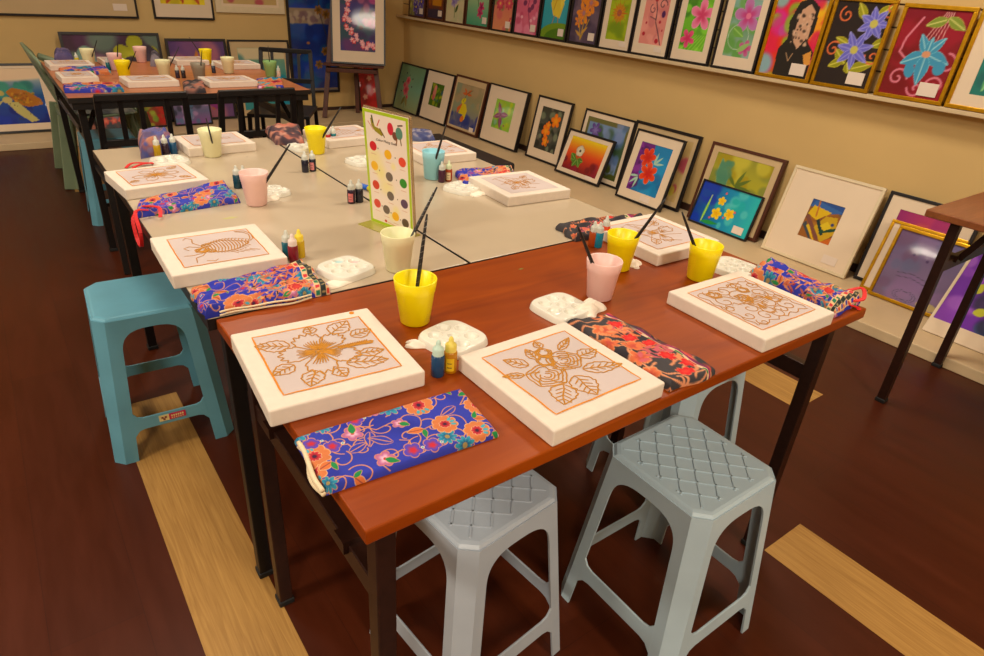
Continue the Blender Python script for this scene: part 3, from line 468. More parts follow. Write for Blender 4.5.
def lower(y0, y1, xb, xt, zt, label, frame, art, fwid=.014, mt=(0, 0, 0, 0), matm='mat', card=None, depth=.02, seed=0, tilt=0, res=230):
    L = math.hypot(xt-xb, zt-LZ); picture(label, y0-y1, L, (xb, (y0+y1)/2, LZ), RW, math.atan2(xt-xb, zt-LZ), frame, fwid, depth, mt, art, res, matm, card, group=LG, seed=seed, tilt=tilt)
lower(6.41, 5.895, 3.43, 3.555, .508, 'black-framed picture of pink roses on sage green, farthest on the ledge', 'fblack', a_roses, seed=21)
lower(5.885, 5.39, 3.445, 3.562, .512, 'black-framed picture with a small green and pink piece in a wide mount', 'fblack', a_ladyflower, .016, (.11, .13, .1, .13), seed=22)
lower(5.383, 4.868, 3.455, 3.572, .525, 'black-framed picture of a yellow blossom over blue water', 'fbrown', a_birdflower, .018, (.02, .02, .05, .02), 'mat_tan', (.05, .01, .06, .04), .03, seed=23)
lower(4.83, 4.29, 3.46, 3.565, .53, 'black-framed picture of a maroon butterfly leaf on lime, deep black frame', 'fblack', a_butterflyleaf, .014, (.12, .13, .1, .12), depth=.035, seed=24)
lower(4.18, 3.765, 3.485, 3.582, .535, 'black-framed picture of orange lilies on a dark grey ground', 'fblack', a_orangelilies, .016, (.06, .06, .06, .07), seed=25)
lower(3.625, 3.115, 3.49, 3.585, .527, 'black-framed picture of violet flowers on blue, half covered by a smaller one', 'fblack', a_bluehaze, .014, (.03, .03, .035, .03), seed=26)
lower(3.70, 3.215, 3.395, 3.515, .368, 'small black-framed picture of a white flower on a yellow and red sunset', 'fblack', a_sunsetflower, .016, (.04, .04, .03, .03), card=(.07, .006, .07, .025), seed=27)
lower(3.115, 2.555, 3.49, 3.588, .537, 'large black-framed picture with tan mount standing behind the red lilies', 'fblack', a_tanbands, .02, (.03, .03, .03, .03), 'mat_tan', seed=28)
lower(3.015, 2.605, 3.37, 3.50, .505, 'black-framed picture of two red lilies on blue and purple', 'fblack', a_redlilies, .014, (.055, .06, .06, .06), card=(.1, .012, .08, .035), seed=29, res=280)
lower(2.46, 1.95, 3.47, 3.578, .53, 'brown-framed green and yellow picture behind the small yellow orchid piece', 'fbrown', a_meadow, .018, (.04, .04, .035, .04), 'mat_tan', depth=.03, seed=30)
lower(2.415, 1.985, 3.425, 3.505, .312, 'small black-framed picture of yellow orchids on deep blue and turquoise', 'fblack', a_yelloworchid, .01, card=(.03, .012, .07, .045), seed=31, res=280)
lower(1.88, 1.375, 3.43, 3.56, .526, 'white-framed picture with a small blue and ochre abstract in a wide mount', 'fwhite', a_abstract, .016, (.155, .135, .13, .12), card=(.055, .025, .08, .045), seed=32, res=280)
lower(1.36, .93, 3.50, 3.585, .52, 'black-framed magenta picture standing behind the gilt frames', 'fblack', a_magenta, .016, (.06, .05, .06, .05), seed=33)
lower(1.275, .93, 3.40, 3.505, .405, 'gilt frame with a plain mount, half hidden behind a twin gilt frame', 'gold', a_purplehaze, .015, (.05, .05, .04, .04), seed=34)
lower(1.215, .845, 3.362, 3.455, .402, 'gilt-framed hazy purple picture with a lamp reflected in its glass', 'gold', a_purplehaze, .016, seed=35)
lower(.875, .42, 3.19, 3.46, .46, 'unframed board of purple and turquoise flowers behind the side table legs', 'fwhite', a_purpleteal, 0, (.012, .02, .02, .07), seed=36, depth=.008)

# ---- back wall, pictures above and leaning below
def wallpic(x0, x1, z0, hgt, label, frame, art, fwid=.02, mt=(0, 0, 0, 0), matm='mat', y=None, lean=0, group='pictures on the far wall', seed=0, res=110, card=None, depth=.02):
    return picture(label, x1-x0, hgt, ((x0+x1)/2, y if y is not None else WY-depth-.004, z0), 0, lean, frame, fwid, depth, mt, art, res, matm, card, group=group, seed=seed)
wallpic(-.28, 1.118, .857, .62, 'wide black-framed strip of colours hung high on the far wall', 'fblack', a_strip, .016, (.2, .2, .2, .135), 'mat_tan', seed=41, card=(.06, .04, .1, .05))
wallpic(1.235, 1.72, .86, .62, 'black-framed yellow leaf picture hung beside the wide strip', 'fblack', a_yellowleaf, .016, (.05, .05, .05, .1), seed=42)
wallpic(1.74, 2.35, .925, .5, 'cream-framed plain picture hung left of the tall blue panel', 'fwhite', a_tanbands, .05, (.02, .02, .02, .02), seed=43)
lg = 'pictures leaning along the far wall'
wallpic(-.62, .46, LZ, .50, 'big picture of a swimming sea turtle on the far ledge', 'fblack', a_turtle, .016, (.03, .13, .02, .05), y=6.20, lean=R(14), group=lg, seed=44, res=190)
wallpic(.515, 1.235, LZ, .71, 'dark-framed picture of magenta and yellow orchids behind the far table', 'fblack', a_orchidband, .02, y=6.30, lean=R(8), group=lg, seed=45)
wallpic(1.275, 1.77, LZ, .67, 'dark-framed picture of violet and orange petals behind the far table', 'fblack', a_orchidband2, .02, y=6.30, lean=R(8), group=lg, seed=46)
wallpic(1.785, 2.34, LZ, .665, 'dark-framed seascape in turquoise with a cream mount', 'fblack', a_seascape, .016, (.06, .04, .05, .05), 'mat_tan', y=6.30, lean=R(8), group=lg, seed=47)
wallpic(2.37, 2.86, .225, 1.25, 'tall blue panel with gold flowers and a beige band', 'fblack', a_bluepanel, .02, seed=48, res=150)
for i, (px0, px1, py0, py1, a, lb) in enumerate(((78, 97, 100, 124, a_darkrose, 'small dark rose picture under the far table'), (101, 137, 98, 131, a_misty, 'grey misty picture with red flowers under the far table'), (147, 170, 94, 132, a_reds, 'red and green picture under the far table'), (178, 216, 97, 138, a_violetlight, 'violet picture with dark shapes under the far table'))):
    p0 = aty(px0, py1, 6.1); p1 = aty(px1, py1, 6.1); tz = aty(px0, py0, 6.18).z
    wallpic(p0.x, p1.x, LZ, max(.2, min(tz-LZ, .45)), lb, 'fblack', a, .012, y=6.12, lean=R(10), group='small pictures under the far table', seed=50+i, res=120)
# red flowered panel behind the easel
wallpic(3.03, 3.26, LZ, .62, 'narrow red panel with pale blossoms standing behind the easel', 'fblack', a_redblack, .012, y=6.34, lean=R(8), group=lg, seed=60, res=150)
# easel with its painting
t = thing('easel', 'dark wooden easel standing on the ledge near the room corner', 'easel', (2.80, 6.02, LZ), R(-30))
for s in (-1, 1):
    b = MB(); b.bar((s*.27, -.06, .004), (s*.10, .27, 1.60), .045, .025, upv=(0, 1, 0)); b.build('leg', M['easel'], t, bevel=.003)
b = MB(); b.bar((.02, .27, .004), (0, .30, 1.50), .04, .025, upv=(0, 1, 0)); b.build('leg', M['easel'], t, bevel=.003)
b = MB(); b.box(-.235, -.035, .42, .235, .045, .455); b.build('crossbar', M['easel'], t, bevel=.003)
b = MB(); b.box(-.26, -.055, .475, .30, .05, .493); b.build('picture_tray', M['easel'], t, bevel=.002)
picture('black-framed picture of pink blossoms on violet, standing on the easel', .50, .86, (2.845, 5.965, LZ+.4945), R(-31.3), R(12.2), 'fblack', .014, .02, (.07, .08, .07, .1), a_easel, 190, seed=61)
# ================================================================= furniture
TZ = .75
def folding_table(label, x0, y0, x1, y1, top, metal, along='x', thick=.024, edge=None, foot_x=.045, foot_y=.05, name='folding_table', bars='ends', apron=False, group=None, splay=0):
    cx, cy = (x0+x1)/2, (y0+y1)/2; t = thing(name, label, 'table', (cx, cy, 0), 0, group)
    hx, hy = (x1-x0)/2, (y1-y0)/2
    b = MB(); b.box(-hx, -hy, TZ-thick, hx, hy, TZ); b.build('tabletop', M[top], t, bevel=.001 if edge else .003)
    if edge: b = MB(); b.box(-hx-.002, -hy-.002, TZ-thick, hx+.002, -hy, TZ-.001); b.box(-hx-.002, -hy, TZ-thick, -hx, hy, TZ-.001); b.box(hx, -hy, TZ-thick, hx+.002, hy, TZ-.001); b.box(-hx, hy, TZ-thick, hx, hy+.002, TZ-.001); b.build('edge_band', M[edge], t)
    lx, ly = hx-foot_x, hy-foot_y; mm = M[metal]
    for sx in (-1, 1):
        for sy in (-1, 1):
            dx, dy = (sx*splay, 0) if along == 'x' else (0, sy*splay)
            b = MB(); b.bar((sx*lx-dx, sy*ly-dy, TZ-thick-.002), (sx*lx, sy*ly, .012), .03, .03); lg_ = b.build('leg', mm, t, bevel=.002)
            b = MB(); b.box(sx*lx-.018, sy*ly-.018, 0, sx*lx+.018, sy*ly+.018, .016); b.build('foot_cap', M['rubber'], lg_, bevel=.003)
    zb = .565
    for s in (-1, 1):
        if along == 'x':
            b = MB(); b.box(s*lx-.012, -ly+.013, zb-.02, s*lx+.012, ly-.013, zb+.02); b.build('crossbar', mm, t, bevel=.002)
            for q in (-1, 1):
                b = MB(); yy = q*(ly-.1)
                b.bar((s*lx-s*.02, yy, zb+.015), (s*lx-s*.085, yy, TZ-thick-.012), .022, .006, upv=(0, 1, 0)); b.bar((s*lx-s*.085, yy, TZ-thick-.012), (s*lx-s*.2, yy, TZ-thick-.006), .022, .006, upv=(0, 1, 0)); b.box(s*lx-.02, yy-.016, zb+.005, s*lx+.02, yy+.016, zb+.028)
                b.tube([(s*lx-s*.05, yy-.022, zb+.07), (s*lx-s*.05, yy+.022, zb+.07)], .006); b.build('folding_bracket', mm, t)
        else:
            b = MB(); b.box(-lx+.013, s*ly-.012, zb-.02, lx-.013, s*ly+.012, zb+.02); b.build('crossbar', mm, t, bevel=.002)
            for q in (-1, 1):
                b = MB(); xx = q*(lx-.1)
                b.bar((xx, s*ly-s*.02, zb+.015), (xx, s*ly-s*.085, TZ-thick-.012), .022, .006, upv=(1, 0, 0)); b.bar((xx, s*ly-s*.085, TZ-thick-.012), (xx, s*ly-s*.2, TZ-thick-.006), .022, .006, upv=(1, 0, 0)); b.box(xx-.016, s*ly-.02, zb+.005, xx+.016, s*ly+.02, zb+.028)
                b.build('folding_bracket', mm, t)
    for s in (-1, 1):
        b = MB()
        if along == 'x': b.box(-lx+.2, s*ly-.01, TZ-thick-.032, lx-.2, s*ly+.01, TZ-thick-.0005)
        else: b.box(s*lx-.01, -ly+.2, TZ-thick-.032, s*lx+.01, ly-.2, TZ-thick-.0005)
        b.build('underframe_rail', mm, t)
    if apron:
        b = MB(); z1 = TZ-thick-.0005; z0 = z1-.03
        b.box(-hx+.01, -hy+.005, z0, hx-.01, -hy+.03, z1); b.box(-hx+.01, -hy+.03, z0, -hx+.035, hy-.01, z1); b.box(hx-.035, -hy+.03, z0, hx-.01, hy-.01, z1); b.build('apron_rail', mm, t)
    return t
folding_table('red-brown varnished folding table in front, set with three painting blocks along its near side', .234, .512, 1.452, 1.128, 'varnish', 'brown_metal')
folding_table('pale laminate folding table with the scorpion drawing block on it', .222, 1.134, .803, 2.50, 'table_w', 'black_metal', 'y', edge='edge_b')
folding_table('pale laminate folding table nearer the wall of pictures, with the light blue cup', .811, 1.134, 1.392, 2.50, 'table_w', 'black_metal', 'y', edge='edge_b')
folding_table('orange-brown table with black rails in the background, crowded with blocks and cups', .262, 3.50, 1.38, 4.69, 'far_top', 'black_metal', edge='edge_b', apron=True)
folding_table('brown side table by the wall of pictures, only one corner showing', 2.455, -.45, 3.05, .805, 'varnish2', 'brown_metal', 'y', foot_y=.09)

# ---- moulded plastic stools
def stool_parts(t, hs, hb, h, m, lattice, z0=0, bs=.14):
    """hs/hb: half width of the seat / of the feet; cut corners"""
    cs, cb = hs*.21, hb*.15
    def P(side, s, z):                  # side 0..3, s 0..1 along the flat face, z height
        k = z/h; hw = hb+(hs-hb)*k; c = cb+(cs-cb)*k
        x = -hw+c+s*2*(hw-c); y = -hw
        a = side*PI/2; return Vector((x*math.cos(a)-y*math.sin(a), x*math.sin(a)+y*math.cos(a), z+z0))
    za, zt = h*.77, h*.925              # spring and crown of the arch
    def inner(z):                       # half opening, as s of the leg's inner edge
        base = bs+.03*(z/h)
        if z < za: return base
        k = (z-za)/(zt-za); return base+(.5-base)*(1-max(0, 1-min(1, k)**3)**(1/3))
    zs = [0, .015]+[h*.1*i for i in range(1, 6)]+[za+(zt-za)*math.sin(PI/2*i/12) for i in range(13)]+[zt+(h-zt)*i/3 for i in (1, 2, 3)]
    for k in range(4):
        b = MB(); row = []
        for z in zs:
            i = inner(z) if z < zt else .5
            A = P(k, 0, z); row.append([P((k+3) % 4, 1-i, z), P((k+3) % 4, 1-i*.5, z), P((k+3) % 4, 1, z), A, P(k, i*.5, z), P(k, i, z)])
        vs = [p for r_ in row for p in r_]; n = 6
        fs = [(r_*n+c, r_*n+c+1, (r_+1)*n+c+1, (r_+1)*n+c) for r_ in range(len(zs)-1) for c in range(n-1)]
        b.add(vs, fs, 0, False); o = b.build('leg', m, t)
        o.modifiers.new('w', 'WELD').merge_threshold = .0004
        s = o.modifiers.new('s', 'SOLIDIFY'); s.thickness = .0045; s.offset = 0
        # foot flange
    for k in range(4):
        z0_, z1_ = h*.225, h*.312; b = MB(); n = 14; vs = []
        for i in range(n+1):
            s = inner(h*.27)-.01+(1-2*inner(h*.27)+.02)*i/n
            e = abs(2*i/n-1); fl = max(0, (e-.75)/.25)**2*h*.05
            vs += [P(k, s, z0_-fl), P(k, s, z1_+fl)]
        b.add(vs, [(2*i, 2*i+2, 2*i+3, 2*i+1) for i in range(n)], 0, False); o = b.build('stretcher', m, t)
        s = o.modifiers.new('s', 'SOLIDIFY'); s.thickness = .005; s.offset = 0
        bb = o.modifiers.new('b', 'BEVEL'); bb.width = .0016; bb.segments = 2; bb.limit_method = 'ANGLE'
    b = MB(); oc = []
    for hw, c, z in ((hs, cs, h-.004), (hs-.001, cs, h+.001), (hs-.005, cs-.001, h+.006), (hs-.011, cs-.002, h+.008)):
        oc.append([(-hw+c, -hw, z), (hw-c, -hw, z), (hw, -hw+c, z), (hw, hw-c, z), (hw-c, hw, z), (-hw+c, hw, z), (-hw, hw-c, z), (-hw, -hw+c, z)])
    vs = [(x, y, z+z0) for r_ in oc for x, y, z in r_]
    b.add(vs, [(r_*8+i, r_*8+(i+1) % 8, r_*8+8+(i+1) % 8, r_*8+8+i) for r_ in range(3) for i in range(8)]+[tuple(range(24, 32)), tuple(range(7, -1, -1))], 0)
    seat = b.build('seat', m, t, bevel=.0015)
    if lattice:
        b = MB(); g = hs-.017; z = h+.0078+z0; st = .052
        def clip(x0, y0, x1, y1):
            pts = []
            for i in range(41):
                x = x0+(x1-x0)*i/40; y = y0+(y1-y0)*i/40
                if abs(x) < g and abs(y) < g and abs(x)+abs(y) < 2*g-cs*.8: pts.append((x, y, z+.0005))
            return pts
        for i in range(-5, 6):
            for d in (1, -1):
                c = i*st*1.0
                # long ribs one way, broken ribs the other (basket weave)
                if d == 1: p = clip(c-g, -g, c+g, g)
                else: p = clip(c-g, g, c+g, -g)
                if len(p) > 1:
                    if d == 1 or True: b.bar(p[0], p[-1], .0034, .0034)
        b.build('lattice_ribs', m, seat)
def stool(label, x, y, rz, hs, hb, h, m, lattice=True, group='plastic stools at the tables', bs=.085):
    t = thing('plastic_stool', label, 'stool', (x, y, 0), rz, group); stool_parts(t, hs, hb, h, M[m], lattice, 0, bs); return t
st = stool('blue plastic stool with plain seat beside the pale table, small label on its bar', .212, 1.945, R(-3), .137, .168, .455, 'blue_plastic', False, bs=.12)
b = MB(); b.box(-.033, -.001, -.010, -.006, 0, .010, 0); b.box(-.006, -.001, -.010, .040, 0, .010, 1)
for i, (x, z) in enumerate(((-.024, .002), (-.015, .002), (-.0195, -.004))): b.box(x-.003, -.0016, z-.003, x+.003, -.0011, z+.003, 2)
for i in range(6): b.box(.0+i*.006, -.0016, -.001, .004+i*.006, -.0011, .005, 0); b.box(.0+i*.006, -.0016, -.007, .0035+i*.006, -.0011, -.004, 0)
M['lab_y'] = mat('label_cream', (226, 206, 140), .5); M['lab_r'] = mat('label_red', (196, 30, 70), .5); M['lab_d'] = mat('label_brown', (130, 50, 40), .5)
o = b.build('sticker', [M['lab_y'], M['lab_r'], M['lab_d']], st); o.location = (.0, -.1625, .124); o.rotation_euler = (R(-4), 0, 0)
stool('grey-blue plastic stool with lattice seat, nearest the viewer on the open side', 1.022, .576, R(0), .132, .172, .457, 'grey_plastic')
stool('grey plastic stool with lattice seat pushed half under the blue flowered cloth corner', .588, .765, R(6), .126, .166, .45, 'grey_plastic_d')
stool('grey-blue plastic stool standing under the brown table behind the nearest one', 1.405, .90, R(0), .128, .166, .452, 'grey_plastic')
stool('light blue plastic stool standing at the far table beside the green chair', .445, 4.11, R(-3), .128, .165, .45, 'blue_plastic', False)

# ---- green plastic armchair with a cushion
t = thing('plastic_armchair', 'sage green plastic armchair at the far table, seen from behind its arm', 'chair', (.525, 4.985, 0), R(-90))
# local: faces +y after rotation to +x ; seat width along x
gp = M['green_plastic']
b = MB()
vs = []; n = 10
for i in range(n+1):
    for j in range(n+1):
        u, v = i/n*2-1, j/n; vs.append((u*(.22+.02*v), -.2+.42*v, .42+.02*v-.012*(1-u*u)))
b.add(vs, [(i*(n+1)+j, (i+1)*(n+1)+j, (i+1)*(n+1)+j+1, i*(n+1)+j+1) for i in range(n) for j in range(n)], 0, True)
o = b.build('seat', gp, t); s_ = o.modifiers.new('s', 'SOLIDIFY'); s_.thickness = .012
b = MB(); b.box(-.25, .2, .36, .25, .225, .44); b.box(-.25, -.22, .38, .25, -.2, .43); b.build('seat_apron', gp, t, bevel=.004)
for sx in (-1, 1):
    for sy in (-1, 1):
        b = MB(); top = (sx*.23, sy*.2, .44); bot = (sx*.27, sy*.26, .0)
        b.bar(top, bot, .09, .022, upv=(1, 0, 0)); b.bar((top[0], top[1]-sy*.02, .44), (bot[0], bot[1]-sy*.03, 0), .022, .07, upv=(1, 0, 0)); b.build('leg', gp, t, bevel=.004)
    b = MB(); b.tube([(sx*.25, .21, .43), (sx*.275, .2, .55), (sx*.285, .15, .635), (sx*.285, 0, .66), (sx*.27, -.15, .68), (sx*.24, -.24, .72)], [.022, .02, .022, .024, .022, .02], 8); b.build('armrest', gp, t)
b = MB(); vs = []; n = 14; rows = 8
for i in range(n+1):
    for j in range(rows+1):
        u = i/n*2-1; v = j/rows; wv = .235-.03*v; vs.append((u*wv, -.2-.13*v+.05*(u*u), .42+.40*v-.07*u*u*v))
fs = [(i*(rows+1)+j, (i+1)*(rows+1)+j, (i+1)*(rows+1)+j+1, i*(rows+1)+j+1) for i in range(n) for j in range(rows) if not (i % 3 == 1 and 1 <= j <= 5)]
b.add(vs, fs, 0, True); o = b.build('backrest', gp, t); s_ = o.modifiers.new('s', 'SOLIDIFY'); s_.thickness = .014
P = Paint(60, 40, 1.2, 3); P.bg((110, 110, 104)); P.blotch([(80, 84, 84), (140, 136, 126), (60, 60, 66)], .14, 50)
gridmesh('seat_pad', P, lambda u, v: ((u-.5)*.40, -.15+.34*v, .435+.03*np.minimum(1, 6*np.minimum(np.minimum(u, 1-u), np.minimum(v, 1-v)))+.006*np.sin(u*9)*np.sin(v*7)), M['batik'], t)

# ---- black metal chairs between the tables
def black_chair(label, x, y, rz):
    t = thing('black_chair', label, 'chair', (x, y, 0), rz, 'black metal chairs at the far table'); m = M['black_metal']
    for sx in (-1, 1):
        b = MB(); b.bar((sx*.19, .19, .43), (sx*.20, .23, 0), .025, .025); b.build('leg', m, t, bevel=.002)
        b = MB(); b.bar((sx*.19, -.19, .43), (sx*.20, -.24, 0), .025, .025); b.build('leg', m, t, bevel=.002)
        b = MB(); b.bar((sx*.185, -.19, .43), (sx*.17, -.25, .80), .026, .02); b.build('back_post', m, t, bevel=.002)
    b = MB(); b.box(-.205, -.205, .415, .205, .205, .437); b.build('seat', M['box_black'], t, bevel=.004)
    b = MB(); b.bar((-.18, -.25, .795), (.18, -.25, .795), .024, .03); b.build('top_rail', m, t, bevel=.004)
    b = MB(); b.bar((-.18, -.218, .60), (.18, -.218, .60), .02, .03); b.build('lower_rail', m, t, bevel=.002)
    for q in (-.088, -.01, .095):
        b = MB(); b.bar((q, -.22, .60), (q, -.249, .79), .02, .012); b.build('back_slat', m, t)
    b = MB(); b.bar((-.195, .215, .2), (.195, .215, .2), .015, .015); b.build('stretcher', m, t)
    return t
black_chair('black metal chair with slatted back nearest the green chair', .512, 3.455, R(0))
black_chair('black metal chair with slatted back behind the cream cup', 1.0, 3.46, R(2))
black_chair('black metal chair standing under the far end of the orange-brown table', 1.62, 4.62, R(150))
t = thing('bench', 'long black padded bench between the pale table and the wall of pictures', 'bench', (1.81, 2.63, 0))
b = MB(); b.box(-.06, -.33, .50, .06, .33, .60); b.build('seat_pad', M['box_black'], t, bevel=.012)
for sy in (-1, 1):
    for sx in (-1, 1):
        b = MB(); b.bar((sx*.04, sy*.27, .5), (sx*.08, sy*.30, 0), .03, .03); b.build('leg', M['black_metal'], t)

# ================================================================= painting blocks with wax drawings
def zig(pts, amp=0, n=3):
    out = []
    for (x0, y0), (x1, y1) in zip(pts[:-1], pts[1:]):
        for i in range(n): t = i/n; out.append((x0+(x1-x0)*t, y0+(y1-y0)*t))
    return out+[pts[-1]]
def d_leaf(x, y, ang, L, w, serr=5, veins=3):
    out = []; c, s = math.cos(ang), math.sin(ang)
    def T(u, v): return (x+(u*c-v*s)*L, y+(u*s+v*c)*L)
    for sd in (1, -1):
        p = []
        for i in range(serr*4+1):
            u = i/(serr*4); a = w*math.sin(PI*u**.75); a *= 1+(.16*(1-(i % 4)/3.) if 0 < i < serr*4 else 0); p.append(T(u, sd*a))
        out.append(p)
    out.append([T(u/8, .02*math.sin(u)) for u in range(9)])
    for k in range(1, veins+1):
        u = k/(veins+1.6)
        for sd in (1, -1): out.append([T(u, 0), T(u+.09, sd*w*.35), T(u+.16, sd*w*.62)])
    return out
def d_petal(x, y, ang, L, hw, ruff=5, lines=3, amp=.07):
    o = []; p = [(x, y)]; rg = random.Random(int(ang*99))
    base = .16
    for i in range(31):
        f = i/30*2-1; a = ang+f*hw; r_ = L*(.62+.38*math.cos(f*PI/2)**.6)*(1+amp*math.sin(ruff*PI*(f+1)+1)); p.append((x+r_*math.cos(a), y+r_*math.sin(a)))
    p.append((x, y)); o.append(p)
    for k in range(lines):
        f = (k+1)/(lines+1)*2-1; a = ang+f*hw*.8; o.append([(x+L*q*math.cos(a*1.0+.04*math.sin(q*6)), y+L*q*math.sin(a+.05*math.sin(q*5))) for q in (.12, .2, .3, .42, .52+.1*rg.random())])
    return o
def d_rose(x, y, r_, rot=0, sy=.9):
    o = []
    for k, rr in enumerate((1, .8, .58, .38, .2)):
        n = 5-(k > 2); p = []
        for i in range(49):
            a = rot+k*.7+i/48*2*PI; q = r_*rr*(1-.13*abs(math.sin(n*a/2)))*(1+.02*math.sin(9*a)); p.append((x+q*math.cos(a), y+sy*q*math.sin(a)))
        o.append(p[:49-3*k])
    for k in range(5):
        a = rot+k*1.25; o.append([(x+r_*q*math.cos(a+q), y+sy*r_*q*math.sin(a+q)) for q in (.4, .6, .8, .98)])
    return o
def d_swirl(x, y, r_, a0, tr, n=28): return [[(x+r_*(1-i/n*.85)*math.cos(a0+tr*2*PI*i/n), y+r_*(1-i/n*.85)*math.sin(a0+tr*2*PI*i/n)) for i in range(n+1)]]
def D_hibiscus():
    L = []; cx, cy = .46, .52
    for a, l, hw in ((1.75, .34, .60), (.75, .33, .5), (-.62, .34, .55), (-1.8, .34, .60), (2.95, .33, .6)): L += d_petal(cx, cy, a, l, hw, 6, 6)
    L += [[(cx, cy+.02), (.6, .54), (.72, .53), (.9, .5)], [(cx, cy-.02), (.64, .505), (.78, .49), (.9, .47)]]
    for i in range(34): x = .62+.28*i/34; L.append([(x, .50+.035*(i % 2)), (x+.02, .545-.06*(i % 2)), (x+.012, .505), (x+.02, .48)])
    L += d_swirl(.92, .49, .03, 0, 2)
    for k in range(11): a = k*.6; L.append([(cx, cy), (cx+.05*math.cos(a), cy+.05*math.sin(a)), (cx+.13*math.cos(a+.15), cy+.13*math.sin(a+.15))])
    L += d_leaf(.26, .72, 2.75, .30, .30, 5, 4)+d_leaf(.20, .40, 3.55, .22, .34, 4, 3)+d_leaf(.33, .24, 4.25, .24, .36, 4, 3)+d_leaf(.66, .78, .70, .28, .34, 5, 3)+d_leaf(.80, .66, .25, .22, .34, 4, 3)+d_leaf(.60, .24, -.25, .36, .26, 5, 4)+d_leaf(.76, .34, -.1, .22, .3, 4, 3)+d_leaf(.5, .86, 1.6, .14, .4, 3, 2)+d_leaf(.5, .2, -1.4, .16, .4, 3, 2)
    return L
def D_roses():
    L = d_rose(.32, .47, .20, .3)+d_rose(.62, .58, .18, 1.2)+d_rose(.54, .78, .09, .2)[:3]+d_rose(.46, .66, .09, 1)[:2]
    L += d_leaf(.15, .58, 2.75, .2, .2, 4, 3)+d_leaf(.28, .68, 2.2, .24, .28, 4, 3)+d_leaf(.42, .72, 1.5, .2, .26, 4, 3)+d_leaf(.34, .29, 4.0, .30, .36, 5, 4)+d_leaf(.52, .34, 4.6, .32, .36, 5, 4)+d_leaf(.66, .38, -.3, .40, .2, 5, 4)+d_leaf(.78, .56, .05, .24, .32, 4, 3)+d_leaf(.70, .74, .5, .28, .14, 4, 3)+d_leaf(.58, .86, 1.4, .13, .34, 3, 2)
    return L
def D_scroll():
    L = []
    for a in ((.24, .62, .13, 0, 1.3), (.34, .4, .12, 2, -1.2), (.5, .62, .14, 1, 1.4), (.62, .4, .16, 3, -1.3), (.76, .6, .12, 4, 1.2), (.5, .2, .1, 1, -1.2), (.78, .26, .12, .5, 1.3), (.24, .82, .08, 2, 1.2), (.7, .82, .09, 4, -1.2), (.18, .3, .08, 3, 1.1)): L += d_swirl(*a)
    L += d_rose(.26, .78, .09, .3)[:3]+d_rose(.66, .72, .08, 1)[:3]
    for y in (.86, .12): L.append([(.1+.05*i, y+.025*math.sin(i*1.9)) for i in range(17)])
    for x in (.09, .9): L.append([(x+.02*math.sin(i*1.7), .12+.05*i) for i in range(16)])
    for k in range(9): L.append([(.42+.04*k, .28+.02*k), (.44+.04*k, .38+.02*k), (.40+.035*k, .46+.02*k)])
    for k in range(6): L += [[(.1+.13*k, .5+.03*math.sin(k*2)), (.16+.13*k, .56), (.2+.13*k, .48)]]
    for a in ((.42, .8, .1, 3, 1.2), (.62, .86, .08, 1, -1.2), (.86, .44, .09, 2, 1.3), (.36, .22, .1, 0, 1.2), (.64, .22, .09, 3, -1.2), (.14, .5, .08, 2, 1.2), (.86, .76, .08, 0, -1.3), (.2, .14, .07, 2, 1.1)): L += d_swirl(*a)
    L += d_leaf(.4, .5, .5, .22, .3, 4, 3)+d_leaf(.56, .52, 2.3, .2, .3, 4, 3)+d_petal(.5, .42, 4.6, .2, .5, 4, 3)+d_petal(.7, .5, 5.4, .18, .5, 4, 3)
    return L
def D_scorpion():
    L = []
    for k in range(15):
        x = .34+.034*k; h_ = .17*math.sin(PI*(k+2)/18); L += [[(x, .5-h_), (x+.03, .5-h_*.3), (x+.03, .5+h_*.4), (x+.012, .5+h_)]]
        L += [[(x+.012, .5+h_), (x+.03, .5+h_+.05), (x+.05, .5+h_+.03)], [(x, .5-h_), (x+.03, .5-h_-.05)]]
    L += [[(.33+.04*i, .5+.17*math.sin(PI*(i+1.6)/15)) for i in range(14)], [(.33+.04*i, .5-.17*math.sin(PI*(i+1.6)/15)) for i in range(14)]]
    L += [[(.84, .52), (.9, .62), (.92, .74), (.88, .84), (.8, .88)], [(.82, .48), (.93, .6), (.95, .76), (.9, .88), (.79, .9)]]
    L += [[(.34, .6), (.28, .72), (.3, .84), (.24, .9), (.2, .84)], [(.33, .55), (.22, .62), (.16, .58), (.2, .5)], [(.36, .4), (.3, .3), (.22, .26), (.2, .12)], [(.34, .38), (.2, .34), (.12, .36)], [(.3, .14), (.38, .1), (.42, .14)]]
    L += d_rose(.33, .46, .085, 0)[:4]+d_swirl(.4, .58, .07, 0, 2)+d_swirl(.42, .4, .06, 2, 2)
    L += [[(.6+.05*k, .3), (.66+.06*k, .22)] for k in range(5)]
    return L
def D_flower():
    L = []
    for a in (.1, 1.1, 2.0, 3.2, 4.2, 5.3): L += d_petal(.5, .5, a, .33, .38, 3, 2, .04)
    L += d_swirl(.5, .5, .08, 0, 2)+d_leaf(.2, .3, 3.6, .16, .3, 4, 2)+d_leaf(.74, .76, .6, .2, .26, 4, 2)+d_leaf(.76, .24, -.6, .18, .26, 4, 2)
    return L
